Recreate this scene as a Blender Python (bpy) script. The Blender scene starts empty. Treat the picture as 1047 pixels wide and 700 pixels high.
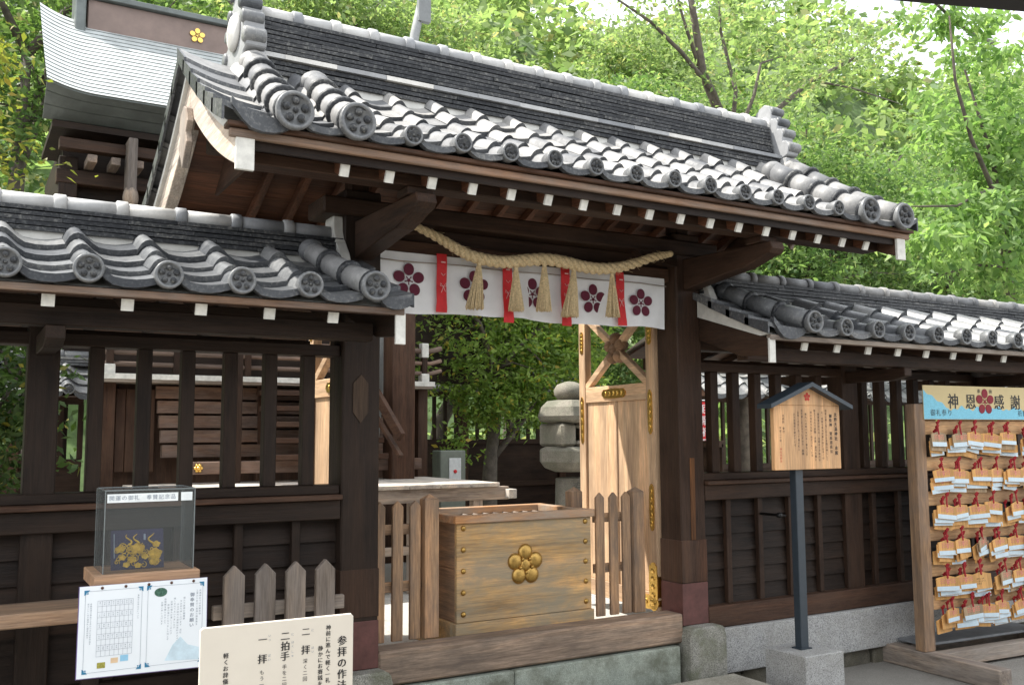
import bpy, bmesh, math, random
import numpy as np
from mathutils import Vector, Matrix
random.seed(7); rng = np.random.default_rng(7)
S = bpy.context.scene
COL = S.collection
PI = math.pi

# ------------------------------------------------------------------ camera
cam_d = bpy.data.cameras.new('camera')
cam = bpy.data.objects.new('camera', cam_d); COL.objects.link(cam)
R3 = Matrix(((0.86203158, -0.04579461, -0.50478155), (-0.50683014, -0.0876593, -0.85757743), (-0.00497637, 0.99509733, -0.09877518)))
cam.matrix_world = Matrix.Translation((0, 0, 1.6)) @ R3.to_4x4()
cam_d.sensor_width = 36; cam_d.lens = 970 / 1047 * 36; cam_d.clip_start = .05; cam_d.clip_end = 500
S.camera = cam
S.view_settings.view_transform = 'Standard'; S.view_settings.look = 'None'
S.view_settings.exposure = 1.08; S.view_settings.gamma = 1
S.view_settings.use_curve_mapping = False
S.cycles.max_bounces = 8; S.cycles.transparent_max_bounces = 8

# ------------------------------------------------------------------ world + sun
SUN_EL, SUN_AZ = math.radians(57), math.radians(-58)      # azimuth from +Y, negative = towards -X
w = bpy.data.worlds.new('World'); S.world = w; w.use_nodes = True
nt = w.node_tree; bg = nt.nodes['Background']
sky = nt.nodes.new('ShaderNodeTexSky'); sky.sky_type = 'NISHITA'; sky.sun_disc = False
sky.sun_elevation = SUN_EL; sky.sun_rotation = SUN_AZ; sky.dust_density = 4.0; sky.air_density = 1.0; sky.ozone_density = 1.0
tc = nt.nodes.new('ShaderNodeTexCoord'); nz = nt.nodes.new('ShaderNodeTexNoise'); nz.inputs['Scale'].default_value = 2.2; nz.inputs['Detail'].default_value = 6
mp = nt.nodes.new('ShaderNodeMapRange'); mp.inputs[1].default_value = .25; mp.inputs[2].default_value = .55; mp.inputs[3].default_value = .55; mp.inputs[4].default_value = .92
mx = nt.nodes.new('ShaderNodeMix'); mx.data_type = 'RGBA'; mx.inputs[7].default_value = (9.5, 9.8, 10.2, 1)
nt.links.new(tc.outputs['Generated'], nz.inputs['Vector']); nt.links.new(nz.outputs['Fac'], mp.inputs[0])
nt.links.new(mp.outputs[0], mx.inputs[0]); nt.links.new(sky.outputs[0], mx.inputs[6]); nt.links.new(mx.outputs[2], bg.inputs['Color'])
bg.inputs['Strength'].default_value = 0.108
sd = bpy.data.lights.new('sun', 'SUN'); sd.energy = 4.1; sd.angle = math.radians(.6); sd.color = (1, .955, .88)
sun = bpy.data.objects.new('sun', sd); COL.objects.link(sun)
sdir = Vector((math.sin(SUN_AZ) * math.cos(SUN_EL), math.cos(SUN_AZ) * math.cos(SUN_EL), math.sin(SUN_EL)))
sun.rotation_euler = sdir.to_track_quat('Z', 'Y').to_euler()
sun.location = (-8, 6, 12)

# ------------------------------------------------------------------ materials
MATS = {}
def newmat(name):
    m = bpy.data.materials.new(name); m.use_nodes = True
    return m, m.node_tree, m.node_tree.nodes['Principled BSDF']
def N(nt, t, **kw):
    n = nt.nodes.new('ShaderNode' + t)
    for k, v in kw.items(): setattr(n, k, v)
    return n
def ramp(nt, src, stops):
    r = N(nt, 'ValToRGB'); e = r.color_ramp.elements
    while len(e) < len(stops): e.new(.5)
    for el, (p, c) in zip(e, stops): el.position = p; el.color = (*c, 1)
    nt.links.new(src, r.inputs[0]); return r.outputs[0]
def mixc(nt, f, a, b, mode='MIX'):
    m = N(nt, 'Mix', data_type='RGBA', blend_type=mode)
    for s, i in ((f, 0), (a, 6), (b, 7)):
        if isinstance(s, (int, float)): m.inputs[i].default_value = s
        elif isinstance(s, tuple): m.inputs[i].default_value = (*s, 1)
        else: nt.links.new(s, m.inputs[i])
    return m.outputs[2]
def noise(nt, scale, vec=None, detail=5, rough=.6, dist=0):
    n = N(nt, 'TexNoise'); n.inputs['Scale'].default_value = scale; n.inputs['Detail'].default_value = detail
    n.inputs['Roughness'].default_value = rough; n.inputs['Distortion'].default_value = dist
    if vec: nt.links.new(vec, n.inputs['Vector'])
    return n.outputs['Fac']
def coords(nt, scale=(1, 1, 1), island=True):
    t = N(nt, 'TexCoord'); m = N(nt, 'Mapping'); m.inputs['Scale'].default_value = scale
    nt.links.new(t.outputs['Object'], m.inputs['Vector'])
    if not island: return m.outputs[0], None
    g = N(nt, 'NewGeometry'); a = N(nt, 'VectorMath', operation='ADD'); s = N(nt, 'Math', operation='MULTIPLY'); s.inputs[1].default_value = 37.0
    nt.links.new(g.outputs['Random Per Island'], s.inputs[0]); nt.links.new(m.outputs[0], a.inputs[0]); nt.links.new(s.outputs[0], a.inputs[1])
    return a.outputs[0], g.outputs['Random Per Island']
def bump(nt, b, h, strength=.3, dist=.01):
    n = N(nt, 'Bump'); n.inputs['Strength'].default_value = strength; n.inputs['Distance'].default_value = dist
    nt.links.new(h, n.inputs['Height']); nt.links.new(n.outputs[0], b.inputs['Normal'])
def wood(name, c1, c2, grain='x', stain=None, stain_amt=.5, rough=.7, scale=1.0, rings=True, sthr=.5):
    """c1 light grain, c2 dark grain; grain = axis along which it runs"""
    key = (name, grain)
    if key in MATS: return MATS[key]
    m, nt, b = newmat(name + '_' + grain)
    sc = {'x': (1.2, 22, 22), 'y': (22, 1.2, 22), 'z': (22, 22, 1.2)}[grain]
    v, isl = coords(nt, tuple(s * scale for s in sc))
    f1 = noise(nt, 1.6, v, 6, .65, .6); f2 = noise(nt, 7, v, 3, .6)
    c = ramp(nt, f1, [(.3, c2), (.72, c1)])
    c = mixc(nt, .35, c, ramp(nt, f2, [(.35, tuple(x * .55 for x in c2)), (.65, tuple(min(1, x * 1.25) for x in c1))]))
    v3, _ = coords(nt, {'x': (.5, 6, 6), 'y': (6, .5, 6), 'z': (6, 6, .5)}[grain], False)
    c = mixc(nt, 1.0, c, ramp(nt, noise(nt, 1.4, v3, 4, .6, .4), [(.32, (.55, .55, .58)), (.5, (1, 1, 1)), (.7, (1.45, 1.32, 1.2))]), 'MULTIPLY')
    r = ramp(nt, isl, [(0, (.62, .62, .64)), (1, (1.3, 1.22, 1.12))])
    c = mixc(nt, 1.0, c, r, 'MULTIPLY')
    if stain:
        v2, _ = coords(nt, {'x': (1, 2.5, 2.5), 'y': (2.5, 1, 2.5), 'z': (2.5, 2.5, 1)}[grain], False)
        s = noise(nt, 1.7, v2, 7, .7, .3)
        k = ramp(nt, s, [(sthr - .12, (0, 0, 0)), (sthr + .15, (stain_amt,) * 3)])
        c = mixc(nt, k, c, stain)
    nt.links.new(c, b.inputs['Base Color']); b.inputs['Roughness'].default_value = rough; b.inputs['Specular IOR Level'].default_value = .22
    bump(nt, b, f1, .5, .008)
    MATS[key] = m; return m
def stonemat(name, c1, c2, speck=0, scale=6, rough=.85, moss=None, mossamt=.6, bs=.5):
    if name in MATS: return MATS[name]
    m, nt, b = newmat(name)
    v, isl = coords(nt)
    c = ramp(nt, noise(nt, scale, v, 8, .65), [(.3, c2), (.7, c1)])
    if speck:
        sp = noise(nt, 130, v, 3, .8)
        c = mixc(nt, ramp(nt, sp, [(.4, (speck,) * 3), (.52, (0, 0, 0))]), c, tuple(x * .35 for x in c2))
        c = mixc(nt, ramp(nt, noise(nt, 170, v, 2, .7), [(.56, (0, 0, 0)), (.66, (speck,) * 3)]), c, tuple(min(1, x * 1.5) for x in c1))
    if moss:
        c = mixc(nt, ramp(nt, noise(nt, 3.2, v, 8, .7), [(.45, (0, 0, 0)), (.62, (mossamt,) * 3)]), c, moss)
    c = mixc(nt, 1.0, c, ramp(nt, isl, [(0, (.82, .82, .82)), (1, (1.12, 1.12, 1.1))]), 'MULTIPLY')
    nt.links.new(c, b.inputs['Base Color']); b.inputs['Roughness'].default_value = rough
    bump(nt, b, noise(nt, 45, v, 5, .7), bs, .006)
    MATS[name] = m; return m
def tilemat(name, c1, c2, rough=.42, spec=.45):
    if name in MATS: return MATS[name]
    m, nt, b = newmat(name)
    v, isl = coords(nt)
    c = ramp(nt, noise(nt, 9, v, 7, .7), [(.3, c2), (.7, c1)])
    c = mixc(nt, ramp(nt, noise(nt, 60, v, 4, .7), [(.5, (0, 0, 0)), (.7, (.35,) * 3)]), c, (.34, .34, .32))
    c = mixc(nt, 1.0, c, ramp(nt, isl, [(0, (.48, .50, .54)), (.5, (1, 1, 1)), (1, (1.55, 1.5, 1.42))]), 'MULTIPLY')
    nt.links.new(c, b.inputs['Base Color'])
    rr = ramp(nt, noise(nt, 20, v, 5, .7), [(.3, (rough - .1,) * 3), (.7, (rough + .2,) * 3)])
    nt.links.new(rr, b.inputs['Roughness']); b.inputs['Specular IOR Level'].default_value = spec
    bump(nt, b, noise(nt, 30, v, 5, .7), .25, .004)
    MATS[name] = m; return m
def plain(name, c, rough=.6, metal=0, var=.12, vs=25, bs=.1):
    if name in MATS: return MATS[name]
    m, nt, b = newmat(name)
    v, _ = coords(nt, (1, 1, 1), False)
    cc = ramp(nt, noise(nt, vs, v, 5, .65), [(.3, tuple(x * (1 - var) for x in c)), (.7, tuple(min(1, x * (1 + var)) for x in c))])
    nt.links.new(cc, b.inputs['Base Color']); b.inputs['Roughness'].default_value = rough; b.inputs['Metallic'].default_value = metal
    if bs: bump(nt, b, noise(nt, vs * 3, v, 4, .6), bs, .003)
    MATS[name] = m; return m
def leafmat(name, c1, c2, trans=.45, c3=None):
    if name in MATS: return MATS[name]
    m, nt, b = newmat(name); out = nt.nodes['Material Output']
    g = N(nt, 'NewGeometry')
    st = [(0, c2), (.6, c1), (.9, c1)] + ([(1, c3)] if c3 else [])
    c = ramp(nt, g.outputs['Random Per Island'], st)
    nt.links.new(c, b.inputs['Base Color']); b.inputs['Roughness'].default_value = .5
    b.inputs['Specular IOR Level'].default_value = .35
    t = N(nt, 'BsdfTranslucent'); tcx = mixc(nt, 1.0, c, (1.35, 1.5, .85), 'MULTIPLY'); nt.links.new(tcx, t.inputs['Color'])
    mxs = N(nt, 'MixShader'); mxs.inputs[0].default_value = trans
    nt.links.new(b.outputs[0], mxs.inputs[1]); nt.links.new(t.outputs[0], mxs.inputs[2]); nt.links.new(mxs.outputs[0], out.inputs['Surface'])
    MATS[name] = m; return m

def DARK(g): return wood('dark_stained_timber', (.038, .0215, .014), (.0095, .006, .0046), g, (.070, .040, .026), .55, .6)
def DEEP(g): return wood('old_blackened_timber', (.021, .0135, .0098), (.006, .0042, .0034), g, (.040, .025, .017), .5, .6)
def BROWN(g): return wood('red_brown_timber', (.068, .036, .023), (.020, .011, .008), g, (.11, .066, .044), .5, .6)
def RAFT(g): return wood('rafter_timber', (.13, .062, .038), (.05, .025, .016), g, None, 0, .6)
def HINOKI(g): return wood('pale_cypress', (.62, .40, .22), (.42, .25, .125), g, (.48, .30, .17), .45, .5, .8)
def DOORW(g): return wood('sun_faded_door_cypress', (.56, .42, .29), (.38, .265, .17), g, (.34, .22, .14), .55, .6, .8)
def WEATH(g): return wood('weathered_grey_timber', (.31, .265, .225), (.12, .10, .088), g, (.40, .36, .32), .55, .85)
def FENCEW(g): return wood('weathered_brown_slat', (.42, .275, .165), (.20, .13, .08), g, (.13, .115, .105), .7, .75)
def BOXW(g): return wood('weathered_box_board', (.62, .39, .155), (.27, .17, .085), g, (.25, .235, .18), .8, .75, .8, sthr=.47)
def TAN(g): return wood('tan_rack_board', (.50, .33, .18), (.34, .21, .11), g, (.25, .17, .11), .4, .6)
WHITE = plain('white_painted_end', (.66, .65, .60), .75, 0, .2, 16)
GOLD = plain('gilt_fitting', (.80, .52, .14), .28, 1, .2, 60, .4)
OLDGOLD = plain('aged_brass', (.48, .30, .09), .42, 1, .25, 40, .4)
TILE = tilemat('grey_roof_tile', (.17, .175, .18), (.085, .09, .095), .36)
TILEW = tilemat('weathered_tile_with_glare', (.28, .278, .275), (.14, .14, .14), .52)  # weathered grey lifted paler, with the sky glare put into the colour
TILED = tilemat('dark_ridge_tile', (.046, .048, .053), (.018, .020, .022), .45, .28)
LIPW = tilemat('shaded_tile_edge', (.085, .09, .097), (.040, .043, .048), .4)  # unweathered smoked edge, darker still with the lip's shade put into the colour
CAPW = tilemat('bleached_ridge_cap', (.52, .52, .51), (.36, .36, .355), .45)
PLASTER = plain('lime_plaster', (.55, .54, .50), .9, 0, .15, 12)
GRANITE = stonemat('grey_granite', (.45, .45, .445), (.31, .31, .31), .85, 12, moss=(.27, .26, .235), mossamt=.45)
GRANOLD = stonemat('old_granite', (.38, .37, .33), (.18, .175, .155), .8, 6, moss=(.12, .125, .08), mossamt=.8, bs=1)
GREENST = stonemat('greenish_stone', (.37, .40, .345), (.20, .23, .20), .4, 4, moss=(.105, .11, .08), mossamt=.85, bs=.9)
ROCK = stonemat('rough_foundation_stone', (.22, .20, .16), (.08, .075, .06), .5, 7, moss=(.10, .09, .055), bs=1)
RED = plain('red_cloth', (.55, .018, .022), .7, 0, .15, 30)
WINE = plain('wine_red_dye', (.105, .010, .028), .85, 0, .1, 60)
CLOTH = plain('white_cotton_cloth', (.76, .76, .76), .85, 0, .04, 14, .15)
CREAM = plain('cream_sign_board', (.74, .68, .58), .6, 0, .03, 8, .03)
INK = plain('black_ink', (.012, .012, .014), .6, 0, .1)
REDINK = plain('red_ink', (.5, .03, .02), .6, 0, .1)
PAPER = plain('laminated_paper', (.84, .89, .93), .25, 0, .02, 5, 0)
BLUEINK = plain('blue_print', (.03, .20, .36), .5)
GREYINK = plain('grey_print', (.22, .26, .32), .6)
SLATEB = plain('blue_grey_painted_steel', (.026, .038, .050), .45, 0, .1, 20)
STRAW = plain('rice_straw', (.64, .50, .29), .85, 0, .35, 90, .9)
REDPAINT = plain('dull_red_sleeve', (.115, .045, .038), .6, .1, .25, 14, .3)
BARK = stonemat('tree_bark', (.15, .125, .10), (.05, .042, .035), 0, 9, bs=1)

# ------------------------------------------------------------------ geometry collector
class G:
    def __init__(s): s.v = []; s.f = []; s.m = []; s.cm = 0; s.M = None; s.sm = []; s.smooth = False
    def add(s, vs, fs):
        o = len(s.v)
        if s.M is not None: vs = [tuple(s.M @ Vector(p)) for p in vs]
        s.v += [tuple(p) for p in vs]
        for f in fs: s.f.append([i + o for i in f]); s.m.append(s.cm); s.sm.append(s.smooth)
    def box(s, x0, x1, y0, y1, z0, z1):
        vs = [(x, y, z) for z in (z0, z1) for y in (y0, y1) for x in (x0, x1)]
        s.add(vs, [(0, 2, 3, 1), (4, 5, 7, 6), (0, 1, 5, 4), (2, 6, 7, 3), (0, 4, 6, 2), (1, 3, 7, 5)])
    def beam(s, p, q, w, h, up=(0, 0, 1)):
        p, q = Vector(p), Vector(q); d = (q - p).normalized(); u = Vector(up); sd_ = d.cross(u).normalized(); u = sd_.cross(d)
        vs = []
        for c in (p, q):
            for a, b in ((-1, -1), (1, -1), (1, 1), (-1, 1)): vs.append(c + sd_ * a * w / 2 + u * b * h / 2)
        s.add(vs, [(0, 1, 2, 3)[::1], (7, 6, 5, 4), (0, 4, 5, 1), (1, 5, 6, 2), (2, 6, 7, 3), (3, 7, 4, 0)])
    def prism(s, poly, a0, a1, ax='y'):
        n = len(poly)
        def P(u, v, a): return {'y': (u, a, v), 'x': (a, u, v), 'z': (u, v, a)}[ax]
        vs = [P(u, v, a0) for u, v in poly] + [P(u, v, a1) for u, v in poly]
        s.add(vs, [tuple(range(n)), tuple(range(2 * n - 1, n - 1, -1))] + [(i, i + n, (i + 1) % n + n, (i + 1) % n) for i in range(n)])
    def tube(s, path, r, n=10, caps=True):
        P = [Vector(p) for p in path]; rs = r if isinstance(r, (list, tuple)) else [r] * len(P)
        o = []; up = Vector((0, 0, 1)); prev = None
        vs = []
        for i, p in enumerate(P):
            d = (P[min(i + 1, len(P) - 1)] - P[max(i - 1, 0)]).normalized()
            if prev is None:
                a = d.cross(up)
                if a.length < .1: a = d.cross(Vector((1, 0, 0)))
                a.normalize()
            else:
                a = (prev - d * prev.dot(d)).normalized()
            prev = a; b = d.cross(a)
            for k in range(n):
                t = 2 * PI * k / n; vs.append(p + (a * math.cos(t) + b * math.sin(t)) * rs[i])
        fs = []
        for i in range(len(P) - 1):
            for k in range(n): fs.append((i * n + k, i * n + (k + 1) % n, (i + 1) * n + (k + 1) % n, (i + 1) * n + k))
        if caps: fs += [tuple(range(n - 1, -1, -1)), tuple(range((len(P) - 1) * n, len(P) * n))]
        sm = s.smooth; s.smooth = True; s.add(vs, fs); s.smooth = sm
    def cyl(s, p, q, r0, r1=None, n=16): s.tube([p, q], [r0, r0 if r1 is None else r1], n)
    def lathe(s, prof, c, axis=(0, 0, 1), n=24, sm_=True):
        c = Vector(c); q = Vector(axis).normalized().to_track_quat('Z', 'Y'); vs = []; fs = []
        for r, z in prof:
            for k in range(n):
                t = 2 * PI * k / n; vs.append(c + q @ Vector((r * math.cos(t), r * math.sin(t), z)))
        for i in range(len(prof) - 1):
            for k in range(n): fs.append((i * n + k, i * n + (k + 1) % n, (i + 1) * n + (k + 1) % n, (i + 1) * n + k))
        fs += [tuple(range(n - 1, -1, -1)), tuple(range((len(prof) - 1) * n, len(prof) * n))]
        sm = s.smooth; s.smooth = sm_; s.add(vs, fs); s.smooth = sm
    def ball(s, c, rx, ry=None, rz=None, n=14, m=8):
        ry = ry or rx; rz = rz or rx; vs = []; fs = []
        for i in range(m + 1):
            a = PI * i / m
            for k in range(n): t = 2 * PI * k / n; vs.append((c[0] + rx * math.sin(a) * math.cos(t), c[1] + ry * math.sin(a) * math.sin(t), c[2] + rz * math.cos(a)))
        for i in range(m):
            for k in range(n): fs.append((i * n + k, (i + 1) * n + k, (i + 1) * n + (k + 1) % n, i * n + (k + 1) % n))
        sm = s.smooth; s.smooth = True; s.add(vs, fs); s.smooth = sm
    def flower(s, x, y, z, R, t=.003, gap=True):
        """plum crest on an XZ plane facing -Y"""
        for k in range(5):
            a = PI / 2 + 2 * PI * k / 5; cx, cz = x + .63 * R * math.cos(a), z + .63 * R * math.sin(a)
            poly = []
            for j in range(18):
                b = 2 * PI * j / 18; u = .35 * R * math.cos(b); v = .32 * R * math.sin(b)
                poly.append((cx + u * math.cos(a) - v * math.sin(a), cz + u * math.sin(a) + v * math.cos(a)))
            s.prism(poly, y - t, y)
            s.prism([(x + .26 * R * math.cos(a + PI / 5 + d) * q, z + .26 * R * math.sin(a + PI / 5 + d) * q) for d, q in ((-.15, .4), (.15, .4), (.15, 1), (-.15, 1))], y - t, y)
        s.prism([(x + .10 * R * math.cos(2 * PI * j / 12), z + .10 * R * math.sin(2 * PI * j / 12)) for j in range(12)], y - t, y)

def link(o, parent=None):
    COL.objects.link(o)
    if parent: o.parent = parent
    return o
def tag(o, label=None, cat=None, group=None, kind=None):
    for k, v in (('label', label), ('category', cat), ('group', group), ('kind', kind)):
        if v: o[k] = v
    if label and not kind: o['kind'] = 'thing'
    return o
def thing(name, loc, label, cat, group=None):
    o = bpy.data.objects.new(name, None); o.empty_display_size = .1; o.location = loc; link(o); tag(o, label, cat, group); o['kind'] = 'thing'; return o
def root(o):
    while o.parent: o = o.parent
    return o
def build(name, g, mats, parent=None, bevel=0, loc=None, smooth=False):
    """g holds world coordinates; origin goes to the root thing's location (or loc / mesh base for a top-level mesh)"""
    if not isinstance(mats, (list, tuple)): mats = [mats]
    if parent: org = root(parent).location.copy()
    elif loc is not None: org = Vector(loc)
    else:
        a = np.array(g.v); org = Vector(((a[:, 0].min() + a[:, 0].max()) / 2, (a[:, 1].min() + a[:, 1].max()) / 2, a[:, 2].min()))
    me = bpy.data.meshes.new(name)
    me.from_pydata([(x - org.x, y - org.y, z - org.z) for x, y, z in g.v], [], g.f)
    for m in mats: me.materials.append(m)
    if len(mats) > 1: me.polygons.foreach_set('material_index', g.m)
    me.polygons.foreach_set('use_smooth', [bool(smooth or k) for k in g.sm])
    me.update()
    o = bpy.data.objects.new(name, me); link(o, parent)
    if not parent: o.location = org
    if bevel:
        b = o.modifiers.new('bevel', 'BEVEL'); b.width = bevel; b.segments = 1; b.limit_method = 'ANGLE'; b.angle_limit = math.radians(50)
    return o
def bx(name, dims, mat, parent=None, bevel=.004):
    g = G(); g.box(*dims); return build(name, g, mat, parent, bevel)
def dup(o, dx=0, dy=0, dz=0, rz=0):
    c = o.copy(); COL.objects.link(c); c.location = o.location + Vector((dx, dy, dz))
    if rz: c.rotation_euler.z = o.rotation_euler.z + rz
    for ch in o.children:
        d = ch.copy(); COL.objects.link(d); d.parent = c
        for e in ch.children:
            k = e.copy(); COL.objects.link(k); k.parent = d
    return c

# lettering: glyph outlines through the built-in font
GL = {}
def glyph(ch):
    if ch in GL: return GL[ch]
    cu = bpy.data.curves.new('t', 'FONT'); cu.body = ch; cu.size = 1; cu.resolution_u = 2
    o = bpy.data.objects.new('t', cu); COL.objects.link(o); bpy.context.view_layer.update()
    me = bpy.data.meshes.new_from_object(o.evaluated_get(bpy.context.evaluated_depsgraph_get()))
    v = [tuple(p.co) for p in me.vertices]; f = [tuple(p.vertices) for p in me.polygons]
    bpy.data.objects.remove(o); bpy.data.curves.remove(cu); bpy.data.meshes.remove(me)
    if v:
        xs = [p[0] for p in v]; xm = (min(xs) + max(xs)) / 2
        v = [(p[0] - xm, p[1] - .35) for p in v]
    GL[ch] = (v, f); return GL[ch]
def write_v(g, txt, x, ztop, size, y, step=None, sx=1, bold=0):
    step = step or size * 1.08; z = ztop - step / 2
    for ch in txt:
        if ch != ' ':
            v, f = glyph(ch)
            rot = ch == 'ー'
            for o in ([0] if not bold else [0, bold]):
                vs = [((x + (b if rot else a) * size * sx + o), y - o * .1, z + (a if rot else b) * size) for a, b in v]
                g.add(vs, [t[::1] for t in f])
        z -= step
    return z
def write_h(g, txt, x, z, size, y, step=None):
    step = step or size * 1.05
    for ch in txt:
        if ch != ' ':
            v, f = glyph(ch); g.add([(x + a * size, y, z + b * size) for a, b in v], f)
        x += step

# ------------------------------------------------------------------ roof tiles
PROF = [(0, 0), (.05, .030), (.10, .045), (.16, .052), (.22, .047), (.28, .032), (.36, .010), (.46, -.008), (.60, -.014), (.75, -.014), (.88, -.008), (1.02, .002)]
def slope_pt(t, ye, ze, yr, zr, c=.22):
    return ye + t * (yr - ye), ze + (zr - ze) * (t - c * t * (1 - t))
def tile_field(g, xs, ye, ze, yr, zr, rows, edge=True, c=.22, lift=.03):
    """xs = list of (x of bump left edge, pitch)"""
    dt = 1.0 / rows
    for k in range(rows):
        t0 = k * dt; t1 = min(t0 + dt * 1.22, 1.03)
        y0, z0 = slope_pt(t0, ye, ze, yr, zr, c); y1, z1 = slope_pt(t1, ye, ze, yr, zr, c)
        L = math.hypot(y1 - y0, z1 - z0); ny, nz = -(z1 - z0) / L * (1 if yr > ye else 1), abs(y1 - y0) / L
        if yr < ye: ny = (z1 - z0) / L
        for x0, p in xs:
            A = p / .3; jz = random.uniform(-.003, .004); jx = random.uniform(-.003, .003); jy = random.uniform(-.006, .006) * (1 if yr > ye else -1)
            top0 = []; top1 = []; low = []
            for s_, h in PROF:
                hh = h * A * 1.0
                top0.append((x0 + s_ * p + jx, y0 + jy + ny * (hh + lift), z0 + nz * (hh + lift) + jz))
                top1.append((x0 + s_ * p + jx, y1 + ny * hh, z1 + nz * hh + jz))
                q = hh + lift - .028
                low.append((x0 + s_ * p + jx, y0 + jy + ny * q + .0, z0 + nz * q + jz))
            n = len(PROF); vs = top0 + top1 + low
            fs = [(i, i + 1, n + i + 1, n + i) for i in range(n - 1)] + [(2 * n + i, 2 * n + i + 1, i + 1, i) for i in range(n - 1)]
            g.smooth = True; g.add(vs, [fs[i] for i in range(n - 1)]); g.smooth = False
            # the lip needs own verts to keep the crease sharp
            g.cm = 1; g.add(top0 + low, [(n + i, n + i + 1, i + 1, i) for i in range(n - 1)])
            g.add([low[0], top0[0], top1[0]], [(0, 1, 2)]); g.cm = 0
def eave_lip(g, x0, p, ye, ze, lift=.03, drop=.004):
    """hanging crescent of an eave pan tile; front faces -Y"""
    A = p / .3; top = []; bot = []
    for s_, h in PROF[4:]:
        u = (s_ - .22) / .8
        hh = h * A
        top.append((x0 + s_ * p, ze + hh + lift)); bot.append((x0 + s_ * p, ze + hh + lift - .028 - drop * A * math.sin(PI * min(max(u, 0.02), .98)) ** .6))
    poly = top + bot[::-1]
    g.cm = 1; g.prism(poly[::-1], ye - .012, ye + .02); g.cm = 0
def disc(g, x, y, z, r, depth=.03, fac=1):
    """round eave tile with a plum crest, facing -Y*fac"""
    ax = (0, -fac, 0)
    g.cm = 0
    g.lathe([(r * .86, -depth), (r, -depth * .3), (r, 0), (r * .96, .006), (r * .80, .006), (r * .78, -.004), (.001, -.004)], (x, y, z), ax, 24)
    g.cm = 1
    for k in range(6):
        a = PI / 2 + 2 * PI * k / 5; q = 0 if k == 5 else .48
        g.ball((x + r * q * math.cos(a), y - fac * -.001 - fac * .004, z + r * q * math.sin(a)), r * (.21 if k < 5 else .15), r * .14, r * (.21 if k < 5 else .15), 10, 6)
    g.cm = 0
def roll(g, pts, r, seg=.2):
    """line of half-round cover tiles along a path, each with a raised lip at its lower end (first point = eave)"""
    P = [Vector(p) for p in pts]
    Ls = [(b - a).length for a, b in zip(P, P[1:])]; tot = sum(Ls)
    def at(s_):
        for a, b, l in zip(P, P[1:], Ls):
            if s_ <= l + 1e-6: return a + (b - a) * (s_ / l)
            s_ -= l
        return P[-1]
    n = max(1, round(tot / seg)); d = tot / n
    for i in range(n):
        a = at(i * d); b = at(min(tot, (i + 1.12) * d)); v = b - a; j = random.uniform(.98, 1.02)
        ca = a + Vector((0, 0, .006))
        g.cm = 0; g.tube([ca, b], [r * 1.0 * j, r * .93 * j], 18)
        u_ = v.normalized(); g.cm = 1; g.tube([ca - u_ * .004, ca + u_ * .002, ca + u_ * .022, ca + u_ * .028], [r * 1.08 * j, r * 1.17 * j, r * 1.17 * j, r * 1.02 * j], 18); g.cm = 0
def noshi(g, x0, x1, yc, half0, z0, n, h=.028, taper=.004, length=.30, mats=(0,)):
    """stack of thin flat ridge tiles, laid in broken courses on both sides"""
    for k in range(n):
        z = z0 + k * h; hw = half0 - taper * k
        x = x0 - random.uniform(0, length)
        while x < x1:
            a = max(x, x0); b = min(x + length, x1) - .002
            j = random.uniform(-.003, .003)
            if b - a > .01:
                for sgn in (-1, 1):
                    ya, yb = sorted((yc, yc + sgn * (hw + j)))
                    zz = z + random.uniform(-.0015, .0015)
                    # slight outward droop of the outer edge
                    vs = [(a, yc, zz), (b, yc, zz), (b, yc + sgn * (hw + j), zz - .004), (a, yc + sgn * (hw + j), zz - .004),
                          (a, yc, zz + h * .74), (b, yc, zz + h * .74), (b, yc + sgn * (hw + j), zz + h * .74 - .004), (a, yc + sgn * (hw + j), zz + h * .74 - .004)]
                    fs = [(0, 3, 2, 1), (4, 5, 6, 7), (3, 7, 6, 2), (0, 4, 7, 3), (1, 2, 6, 5)]
                    if sgn > 0: fs = [f[::-1] for f in fs]
                    g.add(vs, fs)
            x += length
def cap(g, x0, x1, yc, z, r, pitch):
    n = max(1, round((x1 - x0) / pitch)); d = (x1 - x0) / n
    for i in range(n):
        a = x0 + i * d
        g.tube([(a, yc, z), (a + d * 1.02, yc, z)], [r, r * .98], 16)
        g.tube([(a + d - .035, yc, z), (a + d - .028, yc, z), (a + d + .02, yc, z), (a + d + .027, yc, z)], [r * 1.02, r * 1.22, r * 1.22, r * 1.02], 16)
exec_order = 1

# ================================================================== ground
def struct(o): o['kind'] = 'structure'; return o
g = G(); g.box(-60, 90, -20, 120, -.6, -.12)
m, nt_, b_ = newmat('trodden_gravel_ground')
v_, _ = coords(nt_, (1, 1, 1), False)
c_ = ramp(nt_, noise(nt_, 1.3, v_, 9, .7), [(.3, (.21, .195, .17)), (.7, (.31, .295, .265))])
c_ = mixc(nt_, ramp(nt_, noise(nt_, 90, v_, 3, .8), [(.45, (0, 0, 0)), (.6, (.5,) * 3)]), c_, (.13, .125, .11))
nt_.links.new(c_, b_.inputs['Base Color']); b_.inputs['Roughness'].default_value = .95; bump(nt_, b_, noise(nt_, 60, v_, 6, .8), .6, .01)
struct(build('ground', g, m))
g = G(); g.box(-1.5, 13, 5.17, 16, -.118, .30)
m, nt_, b_ = newmat('pale_courtyard_gravel'); v_, _ = coords(nt_, (1, 1, 1), False)
c_ = ramp(nt_, noise(nt_, 70, v_, 4, .8), [(.35, (.33, .31, .28)), (.65, (.52, .50, .46))])
nt_.links.new(c_, b_.inputs['Base Color']); b_.inputs['Roughness'].default_value = .95; bump(nt_, b_, noise(nt_, 80, v_, 4, .8), .6, .01)
struct(build('courtyard_ground', g, m))
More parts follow.
